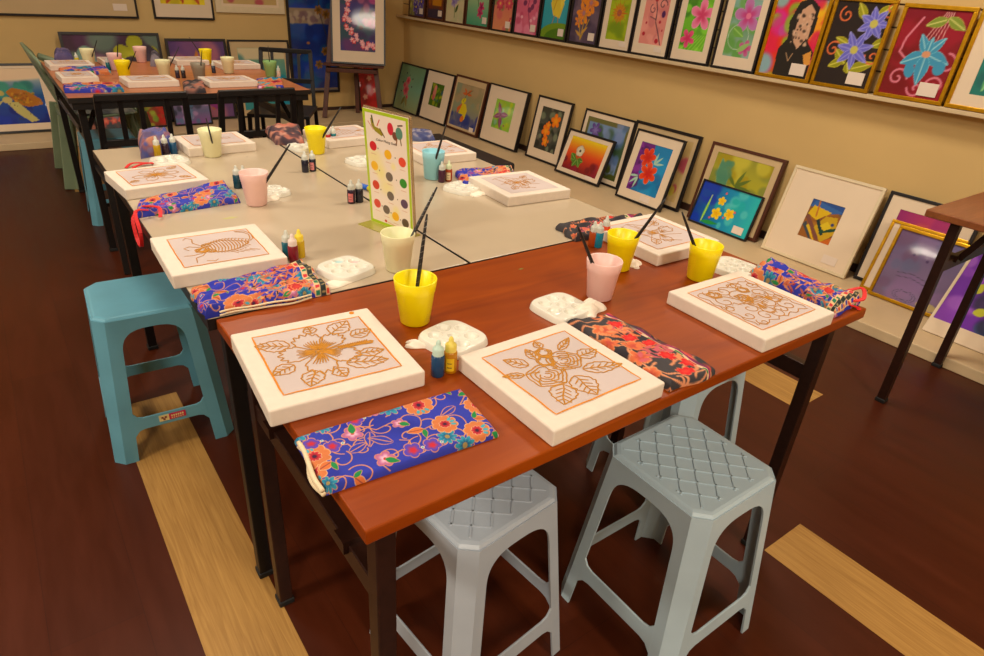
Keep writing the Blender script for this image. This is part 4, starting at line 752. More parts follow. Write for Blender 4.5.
def D_fish():
    L = []
    for k in range(6): L.append([(.25+.08*k+.02*math.cos(a), .5+.22*math.sin(a)*math.sin(PI*(k+1)/8)) for a in np.linspace(-1.5, 1.5, 8)])
    L += [[(.15+.06*i, .5+.24*math.sin(PI*i/11)) for i in range(12)], [(.15+.06*i, .5-.24*math.sin(PI*i/11)) for i in range(12)]]+d_petal(.8, .5, 0, .2, .8, 3, 3)+d_swirl(.26, .56, .04, 0, 1.5)+d_leaf(.45, .74, 1, .2, .3, 4, 2)+d_swirl(.2, .2, .08, 0, 1.2)+d_swirl(.7, .16, .09, 2, 1.3)
    return L
def D_angles():
    L = [[(.12, .8), (.34, .9), (.4, .6), (.12, .5)], [(.2, .86), (.3, .3), (.6, .12)], [(.4, .8), (.5, .4), (.8, .3)], [(.36, .9), (.6, .7), (.9, .84)], [(.2, .3), (.5, .55), (.86, .6)]]
    L += d_petal(.55, .45, .4, .3, .5, 4, 3)+d_petal(.5, .45, 2.6, .28, .5, 4, 3)+d_petal(.5, .42, 4.4, .26, .5, 4, 3)+d_leaf(.3, .3, 3.9, .2, .3, 4, 2)+d_leaf(.7, .7, .8, .2, .3, 4, 2)+d_swirl(.5, .5, .07, 0, 1.6)
    return L
def block(label, cx, cy, w, d, rz, draw, t_=.030, border=True, thin=1., lw=.0019, sc=1., m=.118, z=TZ, col='wax', sag=0, group='white painting blocks on the tables', bcol='wax_o'):
    t = thing('painting_block', label, 'painting block', (cx, cy, z), rz, group)
    b = MB(); hx, hy = w/2, d/2
    b.box(-hx, -hy, .0, hx, hy, t_); b.build('block', M['white_cotton'], t, bevel=.0035, seg=3)
    mx = w*m; my = d*m
    n = 14; vs = []
    for i in range(n+1):
        for j in range(n+1):
            u, v = i/n, j/n; vs.append(((-hx+mx)+(w-2*mx)*u, (-hy+my)+(d-2*my)*v, t_+.0006+.0003*math.sin(5*u+3*v)*math.sin(PI*u)*math.sin(PI*v)))
    b = MB(); b.add(vs, [(i*(n+1)+j, (i+1)*(n+1)+j, (i+1)*(n+1)+j+1, i*(n+1)+j+1) for i in range(n) for j in range(n)], 0, True); cl = b.build('stretched_cloth', M['grey_cotton'], t)
    z_ = t_+.0010; iw, id_ = w-2*mx, d-2*my
    if border:
        b = MB(); rg = random.Random(int(cx*100))
        e = .0
        for (p, q) in (((e, e), (1-e, e)), ((1-e, e), (1-e, 1-e)), ((1-e, 1-e), (e, 1-e)), ((e, 1-e), (e, e))):
            pts = [(-hx+mx+iw*(p[0]+(q[0]-p[0])*k/10)+rg.uniform(-1, 1)*.0007, -hy+my+id_*(p[1]+(q[1]-p[1])*k/10)+rg.uniform(-1, 1)*.0007) for k in range(11)]
            b.ribbon(pts, .0024*thin, z_)
        b.build('wax_border', M[bcol], t)
    b = MB()
    for ln in draw:
        b.ribbon([(iw*(p[0]-.5)*sc, id_*(p[1]-.5)*sc) for p in ln], lw*thin, z_+.0002)
    b.build('wax_drawing', M[col], t)
    return t
A = block('white painting block with a hibiscus outline drawn in gold wax, near left table corner', .340, .873, .246, .245, R(-4.5), D_hibiscus(), thin=1.3, lw=.0019)
b = MB(); b.tube([(.088, .112, .0298), (.088, .112, .0312)], .0045, 12); b.build('wax_spot', M['wax_o'], A)
for i, (x, y) in enumerate(((.02, -.118), (-.02, .118), (.11, -.10))):
    pass
block('white painting block with two roses outlined in gold wax, near middle of brown table', .648, .636, .243, .242, R(.8), D_roses(), thin=1.3, lw=.0019)
block('white painting block with dense scrollwork in brown wax, right end of brown table', 1.176, .632, .242, .238, R(-1.2), D_scroll(), lw=.0021, sc=1.1, bcol='wax_o')
block('white painting block with angular petals, far right corner of brown table', 1.318, 1.018, .235, .235, R(-1), D_angles(), lw=.0019, sc=1.08)
block('white painting block with a scorpion-like outline in gold wax, on pale table edge', .318, 1.402, .232, .232, R(-1.4), D_scorpion(), m=.13, lw=.0023, sc=1.12)
block('white painting block with a spread flower outline, at the red-tied blue apron', .322, 2.02, .222, .205, R(5.5), D_flower(), lw=.0019, sc=1.1)
block('white painting block behind the cream cup on the pale table', .585, 2.402, .225, .195, R(2), D_flower()[:14], lw=.0012, bcol='wax_o')
block('white painting block behind the yellow cup at the far end of pale tables', 1.055, 2.365, .235, .215, R(4), D_fish(), lw=.0013)
block('white painting block behind the light blue cup', 1.262, 2.02, .215, .215, R(-2), D_fish(), lw=.0014, bcol='wax_o')
block('white painting block with a faint petal drawing, pale table near the picture ledge', 1.268, 1.535, .235, .23, R(-3.5), D_angles()+D_fish()[:6], lw=.0014, border=False)
# far table
for (px0, px1, py, lb, dr, yy) in ((62, 100, 84, 'white painting block at the near left corner of the far table', D_flower, .0), (128, 181, 88, 'white painting block at the front middle of the far table', D_fish, 0), (207, 262, 88, 'white painting block at the front right of the far table', D_angles, 0),
                     (50, 96, 71, 'white painting block further back at the left of the far table', D_fish, 0), (98, 122, 62, 'white painting block behind the pink cup on the far table', D_flower, 0), (168, 200, 61, 'white painting block at the back of the far table, beside the easel side', D_fish, 0), (222, 262, 70, 'white painting block at the far right of the far table', D_flower, 0)):
    p = at(px0, py, TZ); q = at(px1, py, TZ); w_ = min((q-p).length, .25); y_ = (p.y+q.y)/2+.115
    block(lb, (p.x+q.x)/2, min(max(y_, 3.63), 4.57), w_, .2, R(2), dr()[:18], lw=.0016)
# ================================================================= cups and brushes
def cup(label, px, py, m, h=.088, r0=.027, r1=.037, water=True, group='plastic cups of rinse water', lean=0):
    p = at(px, py, TZ+.001)
    t = thing('cup', label, 'cup', (p.x, p.y, TZ+.0002), 0, group)
    b = MB(); k = lambda z: r0+(r1-r0)*z/h
    b.lathe([(.001, .002), (r0-.004, .0), (r0, .003), (k(h*.72), h*.72), (k(h*.72)+.0012, h*.735), (k(h)+.001, h*.985), (k(h)+.0002, h), (k(h)-.0018, h*.985), (k(h*.5)-.002, h*.5), (r0-.003, .006), (.001, .005)], 40)
    b.build('cup_wall', M[m], t)
    if water:
        b = MB(); b.lathe([(.001, h*.62), (k(h*.62)-.0022, h*.62)], 32); b.build('rinse_water', M['water'], t)
    return Vector((p.x, p.y, TZ)), h, (r0, r1)
def brush(label, cupinfo, px, py, L=.2, r=.0034, tip=(0, 0), striped=True):
    c, h, (r0, r1) = cupinfo; P0 = c+Vector((tip[0], tip[1], .006))
    d = ray(px, py).normalized(); m = P0-eye; bq = m.dot(d); disc = bq*bq-(m.dot(m)-L*L)
    if disc < 0: P1 = eye+d*bq
    else:
        c1, c2 = eye+d*(bq-math.sqrt(disc)), eye+d*(bq+math.sqrt(disc)); P1 = c1 if c1.z > c2.z else c2
        P1 = min((c1, c2), key=lambda q: (q.xy-P0.xy).length)
    t = thing('paint_brush', label, 'paint brush', P0, 0, 'black-handled brushes standing in the cups'); D = P1-P0; dn = D.normalized()
    b = MB(); n = 9; b.tube([D*(.2+.8*i/n) for i in range(n+1)], [r*(.8+.35*math.sin(PI*min(1, i/n*1.1+.1))) for i in range(n)]+[r*.5], 8); b.build('handle', M['brush'], t)
    if striped:
        b = MB()
        u = dn.orthogonal().normalized(); v = dn.cross(u)
        pts = [D*(.24+.72*i/90)+(u*math.cos(i*.9)+v*math.sin(i*.9))*r*1.02 for i in range(91)]; b.tube(pts, r*.16, 4); b.build('spiral_stripe', M['ferrule'], t)
    b = MB(); b.tube([D*.10, D*.2], r*.85, 8); b.build('ferrule', M['ferrule'], t)
    b = MB(); b.tube([D*.0, D*.05, D*.1], [r*.2, r*.9, r*.8], 8); b.build('bristles', M['brush'], t)
cu = cup('bright yellow cup with a long brush, beside the hibiscus block', 415, 321, 'yellow', .092, .028, .0395); brush('brush with spiral stripes leaning in the yellow cup nearest the viewer', cu, 427, 214, .205, tip=(-.01, -.008))
cu = cup('cream cup at the seam of brown and pale tables', 398, 269, 'cream', .088); brush('brush with spiral stripes leaning in the cream cup at the table seam', cu, 437, 187, .2, tip=(-.012, -.01))
cu = cup('pink cup on the brown table, between palette and yellow cup', 599, 297, 'pink', .088); brush('plain brush leaning out of the pink cup on the brown table', cu, 577, 224, .19, tip=(.008, -.01), striped=False)
cu = cup('bright yellow cup beside the three dye bottles on the brown table', 618, 268, 'yellow', .088); brush('brush leaning right out of the yellow cup by the three dye bottles', cu, 666, 198, .2, tip=(-.012, 0), striped=False)
cu = cup('bright yellow cup at the back corner of the scrollwork block', 699, 278, 'yellow', .086, .029, .037); brush('plain brush in the yellow cup next to the scrollwork block', cu, 682, 212, .18, tip=(.01, -.01), striped=False)
cu = cup('pink cup on the pale table beside a blue flowered apron', 257, 204, 'pink', .09); brush('brush leaning out of the pink cup on the pale table', cu, 290, 144, .2, tip=(-.012, 0), striped=False)
cu = cup('cream cup on the far half of the pale table', 213, 156, 'cream', .09); brush('thin brush in the cream cup on the far half of the pale table', cu, 206, 118, .17, .0025, tip=(.008, 0), striped=False)
cu = cup('bright yellow cup on the far half of the pale tables', 317, 153, 'yellow', .09); brush('brush leaning out of the yellow cup on the far pale table', cu, 341, 107, .2, tip=(-.012, 0), striped=False)
cu = cup('light blue cup behind the colour chart', 433, 178, 'sky', .09, .029, .036); brush('long brush leaning out of the light blue cup', cu, 446, 125, .2, tip=(-.01, 0), striped=False)
fg = 'plastic cups on the far table'
for px, py, m, bx, lb in ((90, 65, 'cream', (97, 40), 'cream cup at the far left of the far table'), (142, 62, 'pink', None, 'pink cup at the back of the far table'), (117, 70, 'pink', (118, 41), 'pink cup behind a yellow one on the far table'), (125, 78, 'yellow', (136, 51), 'yellow cup in the middle of the far table'), (165, 77, 'cream', (179, 47), 'cream cup beside the yellow one, far table'), (207, 64, 'yellow', (189, 37), 'yellow cup at the back right of the far table'), (200, 80, 'grey_cup', (202, 50), 'grey cup in front of a yellow one on the far table'), (229, 73, 'cream', None, 'cream cup right of the grey one on the far table'), (271, 77, 'mint', (268, 46), 'green cup at the right corner of the far table')):
    cu = cup(lb, px, py, m, group=fg, water=False)
    if bx: brush(('thin dark brush in the '+lb).replace(' in the middle of the', ',').replace(' in front of a yellow one on the far table', ' of the far table').replace(' at the', ','), cu, bx[0], bx[1], .17, .0026, tip=(0, 0), striped=False)

# ================================================================= dye bottles
M['cap_clear'] = mat('frosted_cap', (224, 226, 214), .3, vary=.03, trans=.25)
M['label_dark'] = mat('label_print', (70, 50, 40), .6)
def bottle(label, px, py, col, capcol=None, lab=None, h=.040, r=.0112, rz=0, group='small dye bottles', pt=None):
    p = pt or at(px, py, TZ); t = thing('dye_bottle', label, 'bottle', (p.x, p.y, TZ+.0002), rz, group)
    b = MB(); b.lathe([(.0005, .0), (r-.001, 0), (r, .0015), (r, h-.002), (r*.86, h), (r*.6, h+.001)], 24); b.build('bottle_body', dye(col), t)
    b = MB(); q = r*.86; b.lathe([(q, h-.001), (q, h+.011), (q*.86, h+.0135), (q*.5, h+.015), (q*.42, h+.022), (q*.24, h+.0262), (.0005, h+.0266)], 20); b.build('dropper_cap', M['cap_clear'] if not capcol else dye(capcol, .4, 0), t)
    if lab:
        b = MB(); n = 8; a0 = R(-135)
        for i in range(n):
            pass
        vs = [((r+.0003)*math.cos(R(-160+70*i/n)), (r+.0003)*math.sin(R(-160+70*i/n)), z) for i in range(n+1) for z in (.006, h-.010)]
        b.add(vs, [(2*i, 2*i+2, 2*i+3, 2*i+1) for i in range(n)], 0, True)
        for zz in (.012, .02):
            vs = [((r+.0005)*math.cos(R(-150+40*i/n)), (r+.0005)*math.sin(R(-150+40*i/n)), z) for i in range(n+1) for z in (zz, zz+.0015)]
            b.add(vs, [(2*i, 2*i+2, 2*i+3, 2*i+1) for i in range(n)], 1, True)
        b.build('bottle_label', [dye(lab, .6, 0), M['label_dark']], t)
bottle('small dark blue dye bottle beside the two-rose block', 437.5, 375, (24, 70, 110), (190, 216, 200))
bottle('small amber dye bottle with a yellow label, beside the dark blue one', 450, 371, (196, 130, 10), (226, 206, 90), (226, 186, 20))
bottle('orange-brown dye bottle at the back of the brown table', 592, 246, (170, 70, 20))
bottle('turquoise dye bottle between the orange and red ones', 597.5, 247, (0, 130, 160))
bottle('red-orange dye bottle touching the yellow cup', 604, 240, (220, 70, 20))
bottle('teal dye bottle behind the scorpion block corner', 288, 258, (10, 100, 120))
bottle('dark red dye bottle in front of the teal and yellow ones', 294, 262, (130, 20, 40), (230, 210, 200))
bottle('yellow dye bottle behind the dark red one', 300.5, 257, (206, 170, 20), (236, 210, 60))
bottle('dark teal dye bottle left of the pink cup', 238, 188, (10, 70, 90))
bottle('dark dye bottle half behind the pink cup on the pale table', 245, 188, (40, 60, 90))
bottle('near-black dye bottle, left of the pair in the middle of the pale table', 305.5, 172, (24, 24, 44))
bottle('near-black dye bottle with pink label, right of the pair mid table', 313, 171, (24, 24, 44), None, (216, 130, 130))
bottle('dark purple dye bottle with pink label beside the colour chart', 351.5, 203, (44, 20, 50), None, (216, 120, 120))
bottle('near-black dye bottle beside the purple one at the colour chart', 359.5, 202, (28, 28, 40))
bottle('yellow-brown dye bottle beside the flower-pattern bag', 158.5, 157, (190, 150, 10))
bottle('dark dye bottle between the yellow-brown and blue ones by the bag', 166.5, 155, (50, 30, 50))
bottle('blue dye bottle at the end of three by the bag', 174.5, 154, (20, 80, 120))
bottle('red dye bottle beside the far yellow cup', 328, 145, (190, 40, 40))
bottle('teal dye bottle beside the far yellow cup', 333.5, 144, (0, 120, 130))
bottle('dark maroon dye bottle in front of the light blue cup', 441.5, 182, (70, 20, 50))
bottle('amber dye bottle with pale label in front of the light blue cup', 448.5, 181, (170, 60, 10), (210, 220, 180), (226, 206, 160))
fb = 'small dye bottles on the far table'
for px, py, c, lb in ((109, 70, (10, 110, 120), 'teal dye bottle on the far table'), (78, 65, (210, 190, 20), 'yellow dye bottle at the left of the far table'), (178, 78, (50, 40, 60), 'dark dye bottle in the middle of the far table'), (184, 78, (40, 40, 50), 'dark dye bottle next to the grey cup, far table'), (214, 73, (40, 50, 70), 'dark dye bottle behind the cream cup, far table'), (279, 78, (220, 190, 170), 'pale dye bottle at the right corner of the far table')):
    bottle(lb, px, py, c, group=fb)

# ================================================================= palettes
def palette(label, px, py, rz, s=.108, tint=None):
    p = at(px, py, TZ+.006); t = thing('paint_palette', label, 'palette', (p.x, p.y, TZ+.0003), rz, 'white plastic paint palettes')
    wells = [(0, 0, .0105)]+[(.033*math.cos(a), .033*math.sin(a), .013) for a in [i*PI/3+.3 for i in range(6)]]
    P = Paint(110, 110, 1); P.bg((226, 222, 208))
    if tint:
        for i, c in enumerate(tint):
            w_ = wells[1+i]; P.ell(.5+w_[0]/s, .5+w_[1]/s, .1, .1, c, al=.7)
    def fn(u, v):
        U, V = u*2-1, v*2-1; e = np.maximum(np.abs(U), np.abs(V)); r_ = (np.abs(U)**4+np.abs(V)**4)**.25+1e-9
        x = U*e/r_*s/2; y = V*e/r_*s/2
        z = .013*np.clip((1-e)/.07, 0, 1)**.5+0*e
        for wx, wy, wr in wells:
            d = np.hypot(x-wx, y-wy)/wr; z = z-np.where(d < 1, (1-d**3)*.010, 0)+np.where(np.abs(d-1.08) < .1, .0006, 0)
        return x, y, z
    gridmesh('tray', P, fn, M['palette_p'], t)
M['palette_p'] = paintmat('white_moulded_plastic', .25, .4)
palette('white palette between the yellow cup and the two-rose block', 453, 339, R(12))
palette('white palette left of the pink cup, corner under a grey apron', 561, 308, R(4))
palette('white palette on the pale table holding traces of pink and blue', 346, 269, R(15), tint=((230, 180, 180), (170, 216, 220), (236, 220, 200)))
palette('white palette between yellow cup and blue apron, far end of brown table', 733, 268, R(8))
palette('white palette beside the angular petal block', 640, 248, R(20), .075)
palette('white palette beside the two dye bottles near the light blue cup', 463, 188, R(20))
palette('white palette next to three dye bottles and the flower-pattern bag', 170, 161, R(10))
palette('white palette behind the pink cup on the pale table', 272, 192, R(15), .09)
palette('white palette left of the far yellow cup', 303, 147, R(12), .1)
palette('white palette half hidden behind the colour chart', 362, 161, R(12), .1)
# folded tissues
def tissue(label, px, py, L, w, rz, h=.012, name='folded_tissue', seed=0):
    p = at(px, py, TZ+.005); t = thing(name, label, 'tissue', (p.x, p.y, TZ+.0006), rz, 'crumpled tissues by the palettes')
    P = Paint(40, 24, L/w, seed); P.bg((238, 226, 208)); rg = np.random.RandomState(seed); a_, b_ = rg.uniform(5, 12, 2)
    def fn(u, v):
        e = np.minimum(np.minimum(u, 1-u)*L, np.minimum(v, 1-v)*w); k = np.clip(e/(h*.8), 0, 1)
        return (u-.5)*L*(1+.1*np.sin(v*a_)), (v-.5)*w*(1+.15*np.sin(u*b_)), h*np.sqrt(k)*(.75+.25*np.sin(u*a_*2+v*b_))
    gridmesh('tissue_sheet', P, fn, M['batik'], t)
tissue('rolled white tissue beside the palette and the blue dye bottle', 428, 344, .075, .02, R(-35), .014, seed=1)
tissue('crumpled white tissue under the palette on the pale table', 343, 280, .085, .03, R(12), .006, seed=2)
tissue('crumpled white tissue beside the second yellow cup', 633, 263, .04, .035, R(30), .014, seed=3)
tissue('white folded tissue lying against the dark flowered apron', 589, 309, .07, .045, R(20), .022, seed=4)
tissue('crumpled tissue behind the pink cup on the pale table', 269, 198, .05, .035, R(10), .01, seed=5)
tissue('tissue under the palette near the light blue cup', 478, 193, .06, .035, R(5), .007, seed=6)
tissue('white folded tissue under the angular petal block edge', 653, 252, .05, .03, R(-20), .012, seed=7)
# marker
p = at(366, 190, TZ); t = thing('marker_pen', 'blue marker pen with a yellow end, lying behind the colour chart', 'marker', (p.x, p.y, TZ+.0085), R(-75))
b = MB(); b.tube([(-.03, 0, 0), (.012, 0, 0)], .008, 14); b.build('pen_cap', dye((20, 90, 190), .4, 0), t)
b = MB(); b.tube([(.012, 0, 0), (.06, 0, 0)], .0078, 14); b.build('barrel', dye((220, 200, 40), .4, 0), t)

# ================================================================= batik aprons
ORG, TEAL, GRN, REDC, PNK, CRM = (208, 136, 88), (40, 140, 170), (30, 130, 70), (186, 48, 52), (178, 98, 142), (216, 186, 144)
def batik_blue(P, k=1., seed=0, base=(48, 58, 166)):
    P.bg(base); rg = np.random.RandomState(seed+3); P.blotch([(38, 46, 150), (48, 58, 172)], .3*k, 10)
    pts = []; tries = 0
    while tries < 900 and len(pts) < 12*P.a/(k*k)+4:
        tries += 1; x, y = rg.uniform(0, P.a), rg.uniform(0, 1)
        if all(math.hypot(x-a_, y-b_) > .205*k for a_, b_ in pts): pts.append((x, y))
    for i, (x, y) in enumerate(pts):             # vines
        P.swirl(x+.1*k, y, rg.uniform(.12, .2)*k, rg.uniform(0, 6), rg.choice([-1, 1])*.8, .014*k, ORG)
        a_, b_ = min((p for p in pts if p != (x, y)), key=lambda p: math.hypot(p[0]-x, p[1]-y)); P.line([(x, y), ((x+a_)/2+.06*k, (y+b_)/2+.05*k), (a_, b_)], .014*k, ORG)
    for i, (x, y) in enumerate(pts):
        q = i % 6; r_ = rg.uniform(.085, .12)*k; t = rg.uniform(0, 6)
        if q == 0: P.flower(x, y, r_*1.75, 9, (202, 116, 68), None, t, .5, .22, (222, 166, 112), .011*k); P.flower(x, y, r_*.8, 9, (190, 50, 60), (130, 20, 40), t, .6, .3, CRM, .006*k, (60, 30, 60), .3); [P.ell(x+r_*1.2*math.cos(a), y+r_*1.2*math.sin(a), .034*k, .02*k, (70, 160, 180), a) for a in (t, t+.5, t+1.)]
        elif q == 1: P.flower(x, y, r_*1.3, 9, TEAL, (30, 80, 120), t, .7, .5, ORG, .010*k, (150, 130, 80), .25)
        elif q == 2: P.flower(x, y, r_, 5, PNK, (230, 190, 210), t, .8, .4, ORG, .010*k, REDC); P.leaf(x, y, r_*1.5, .04*k, t+2, GRN, ORG, None, .008*k)
        elif q == 3: P.leaf(x-.08*k, y, r_*2.4, .055*k, t, base, ORG, ORG, .011*k)
        elif q == 4: P.leaf(x, y, r_*1.8, .05*k, t+1.2, (206, 110, 60), CRM, (120, 60, 60), .007*k); P.leaf(x, y, r_*1.4, .03*k, t+2.6, GRN, ORG, None, .007*k)
        else: P.flower(x, y, r_, 5, (84, 66, 180), (190, 50, 70), t, .5, .35, ORG, .010*k, (190, 40, 60), .3); P.ell(x+.12*k, y, .02*k, .02*k, (240, 220, 190)); P.ell(x+.12*k, y, .012*k, .012*k, TEAL)
def batik_mix(P, base=(44, 52, 168), k=1., seed=0):          # dense orange centre with a banded border near one end
    batik_blue(P, k, seed, base)
    x0 = P.a*.42
    rg = np.random.RandomState(seed)
    for i in range(120): P.leaf(rg.uniform(x0-.1, P.a*.78), rg.uniform(0, 1), .18*k, .016*k, rg.uniform(-.7, 1.2), [(206, 120, 76), (214, 136, 92), (190, 96, 70)][i % 3])
    for i in range(int(70)):
        x, y = rg.uniform(x0, P.a*.82), rg.uniform(0, 1); P.ell(x, y, .03*k, .012*k, [base, (170, 40, 40), (236, 170, 100), (40, 30, 40)][i % 4], rg.uniform(0, 3))
    for i in range(3): P.flower(rg.uniform(x0+.1, P.a*.8), rg.uniform(.1, .9), .09*k, 8, REDC, (206, 60, 48), 0, .6, .35, (236, 150, 90), .012*k)
    for j, (u, w_, c) in enumerate(((.83, .05, (230, 190, 140)), (.875, .05, (40, 50, 50)), (.92, .05, (230, 190, 140)))): P.rect(P.a*u, 0, P.a*(u+w_), 1, c)
    for i in range(12):
        y = (i+.5)/12; P.rect(P.a*.838, y-.025, P.a*.87, y+.025, (200, 50, 60) if i % 2 else (40, 120, 90)); P.rect(P.a*.928, y-.025, P.a*.96, y+.025, base if i % 2 else (200, 60, 50)); P.ell(P.a*.9, y, .03, .012, (150, 130, 90))
def batik_dark(P, k=1., seed=0):
    P.bg((58, 54, 58)); rg = np.random.RandomState(seed+5); P.blotch([(48, 44, 50), (68, 64, 66)], .25, 12); a = P.a
    for i in range(12): P.swirl(rg.uniform(0, a*.6), rg.uniform(0, 1), .16*k, rg.uniform(0, 6), .8, .014*k, (214, 140, 100))
    for i in range(5): P.flower(a*(.04+.09*i), .2+.6*(i*.618 % 1), .062*k, 6, (214, 110, 66), (190, 76, 60), rg.uniform(0, 3), .6, .5, (226, 160, 110), .006)
    for c in range(8):                            # sprays of small petals
        x0, y0, t0 = rg.uniform(a*.12, a*.6), rg.uniform(.05, .95), rg.uniform(-.3, .5)
        for i in range(13): s_ = i*.028*k; P.leaf(x0+s_*math.cos(t0), y0+s_*math.sin(t0), .075*k, .013*k, t0+(.8 if i % 2 else -.8), [(216, 116, 70), (196, 90, 100), (222, 136, 90)][c % 3])
    for i in range(6): x, y = a*(.48+.04*i), .12+.76*(i*.618 % 1); P.flower(x, y, .042*k, 7, (206, 30, 36), (226, 60, 50), 0, .6, .4, (226, 130, 90), .005)
    P.poly([(a*.70, 0), (a*.74, 0), (a*.80, 1), (a*.76, 1)], (222, 186, 150)); P.poly([(a*.74, 0), (a*.775, 0), (a*.835, 1), (a*.80, 1)], (140, 36, 90))
    for i in range(9):
        y = (i+.3)/9; x = a*(.706+.06*y); P.rect(x, y, x+a*.024, y+.06, [(40, 110, 60), (190, 46, 50)][i % 2])
    for i in range(6): y = i/6+.03; P.poly([(a*(.785+.06*y), y), (a*.89, y+.05), (a*(.785+.06*y), y+.1)], (196, 64, 60))
    P.blotch([(64, 62, 66), (54, 52, 56)], .1, 10, x0=a*.92)
def apron(label, cor, pat, T=.016, nx=200, ny=100, wr=.0025, seed=0, ripple=.0, group='folded batik aprons on the tables', lining=None, lr=.0034, ties=None, waist=0, name='folded_apron', res_fold=3):
    """cor: near-left, near-right, far-right, far-left table points (x, y)"""
    cor = [Vector((c[0], c[1])) for c in cor]; cen = sum(cor, Vector((0, 0)))/4
    t = thing(name, label, 'apron' if 'bag' not in label else 'bag', (cen.x, cen.y, TZ+.0006), 0, group)
    A_, B_, C_, D_ = [np.array(c-cen) for c in cor]
    L = (np.linalg.norm(B_-A_)+np.linalg.norm(C_-D_))/2; w_ = (np.linalg.norm(D_-A_)+np.linalg.norm(C_-B_))/2
    P = Paint(nx, ny, L/w_, seed); pat(P); rg = np.random.RandomState(seed+1); f1, f2, f3, f4 = rg.uniform(3, 9, 4)
    def edge(q, S):                              # arc length round the folded edge -> position, height
        e = T*1.25; tot = S+2*(e-T*.55); q = q*tot; d = np.minimum(q, tot-q); k = np.clip(d/e, 0, 1)*PI/2
        off = np.where(d < e, T*.55*(1-np.cos(k)), d-e+T*.55); pos = np.where(q < tot/2, off, S-off)/S
        return pos, np.where(d < e, np.sin(k), 1)
    def fn(u, v):
        uu, hu = edge(u, L); vv, hv = edge(v, w_); hh = T*np.minimum(hu, hv); k = np.minimum(hu, hv)
        vv = vv+waist*np.sin(PI*uu)*(.5-vv)+ripple*np.sin(uu*f1+.6)*.5; uu = uu+ripple*.25*np.sin(vv*f2*1.5)
        x = (1-uu)*(1-vv)*A_[0]+uu*(1-vv)*B_[0]+uu*vv*C_[0]+(1-uu)*vv*D_[0]; y = (1-uu)*(1-vv)*A_[1]+uu*(1-vv)*B_[1]+uu*vv*C_[1]+(1-uu)*vv*D_[1]
        wv = wr*(np.sin(vv*f3*3+uu*f4+np.sin(uu*f1)*1.5)+.6*np.sin(vv*f4*4-uu*3*f2))
        return x, y, np.maximum(hh+wv*k*k, 0)
    gridmesh('patterned_cloth', P, fn, M['batik'], t)
    if lining:                                   # cream end where the layers of lining show
        b = MB(); n = 14; a0, a1 = (np.array(lining[0])-np.array(cen), np.array(lining[1])-np.array(cen))
        for (z, off, rr) in ((.0035, .004, lr), (.0105, .0015, lr)):
            mid = (a0+a1)/2; 
            d_ = (a1-a0)/np.linalg.norm(a1-a0); nn = np.array((-d_[1], d_[0]))
            pts = [(a0[0]+(a1[0]-a0[0])*i/n+nn[0]*off*math.sin(i/n*PI*2.2), a0[1]+(a1[1]-a0[1])*i/n+nn[1]*off*math.sin(i/n*PI*2.2), z+.001*math.sin(i)) for i in range(n+1)]
            b.tube(pts, rr, 8)
        b.build('cream_lining', M['lining'], t)
    if ties:
        b = MB()
        for pts in ties:
            pts = [Vector((q[0]-cen.x, q[1]-cen.y, q[2]-TZ)) for q in pts]
            # smooth the tie and sweep a flat band
            S = []
            for i in range(len(pts)-1):
                p0, p1, p2, p3 = pts[max(i-1, 0)], pts[i], pts[i+1], pts[min(i+2, len(pts)-1)]
                for j in range(6):
                    s = j/6; S.append(.5*((2*p1)+(p2-p0)*s+(2*p0-5*p1+4*p2-p3)*s*s+(3*p1-p0-3*p2+p3)*s**3))
            S.append(pts[-1])
            for i in range(len(S)-1): b.bar(S[i], S[i+1]+(S[i+1]-S[i])*.15, .0085, .0022)
        b.build('red_tie', M['red_ribbon'], t)
    return t
T_ = lambda px, py, z=.765: tuple(at(px, py, z)[:2])
apron('royal blue folded apron with orange flowers along the near table edge', [T_(326, 490, .76), T_(499, 432, .76), T_(461, 388, .76), T_(294, 438, .76)], lambda P: batik_blue(P, .95, 1), .013, 340, 170, .0006, 1, lining=[T_(299, 445, .757), T_(322, 494, .757)])
apron('charcoal and orange folded apron with striped border, beside the two-rose block', [T_(672, 386), T_(718, 368), T_(608, 312), T_(568, 320)], lambda P: (batik_dark(P, 1.1, 2)), .018, 240, 110, .0022, 2, ripple=.03)
apron('blue and red rolled apron with red ties, right end of brown table', [T_(748, 272), T_(836, 312), T_(862, 298), T_(768, 259)], lambda P: batik_mix(P, k=.9, seed=3), .026, 220, 90, .003, 3, waist=.35, ripple=.03,
      ties=[[(1.455, .565, TZ+.02), (1.475, .545, TZ+.03), (1.438, .522, TZ+.022), (1.42, .54, TZ+.016), (1.455, .565, TZ+.02)], [(1.43, .545, TZ+.02), (1.405, .535, TZ+.012), (1.425, .523, TZ+.004), (1.418, .515, TZ+.003)]])
apron('blue and orange crumpled apron with a striped border, beside the scorpion block', [T_(204, 313), T_(330, 287), T_(303, 258), T_(190, 290)], lambda P: batik_mix(P, k=.85, seed=4), .020, 240, 110, .0028, 4, ripple=.05, lr=.002, lining=[T_(220, 315, .755), T_(312, 298, .755)])
apron('royal blue folded apron with a red tie hanging over the table corner', [T_(136, 213), T_(240, 198), T_(224, 180), T_(138, 200)], lambda P: batik_blue(P, .7, 5), .018, 200, 100, .0018, 5, ripple=.03,
      ties=[[(.245, 1.745, TZ+.02), (.215, 1.735, TZ+.022), (.212, 1.70, TZ-.02), (.21, 1.712, TZ-.06), (.208, 1.75, TZ-.05), (.212, 1.775, TZ-.005), (.24, 1.78, TZ+.02)], [(.24, 1.78, TZ+.02), (.27, 1.745, TZ+.023), (.265, 1.715, TZ+.008)]])
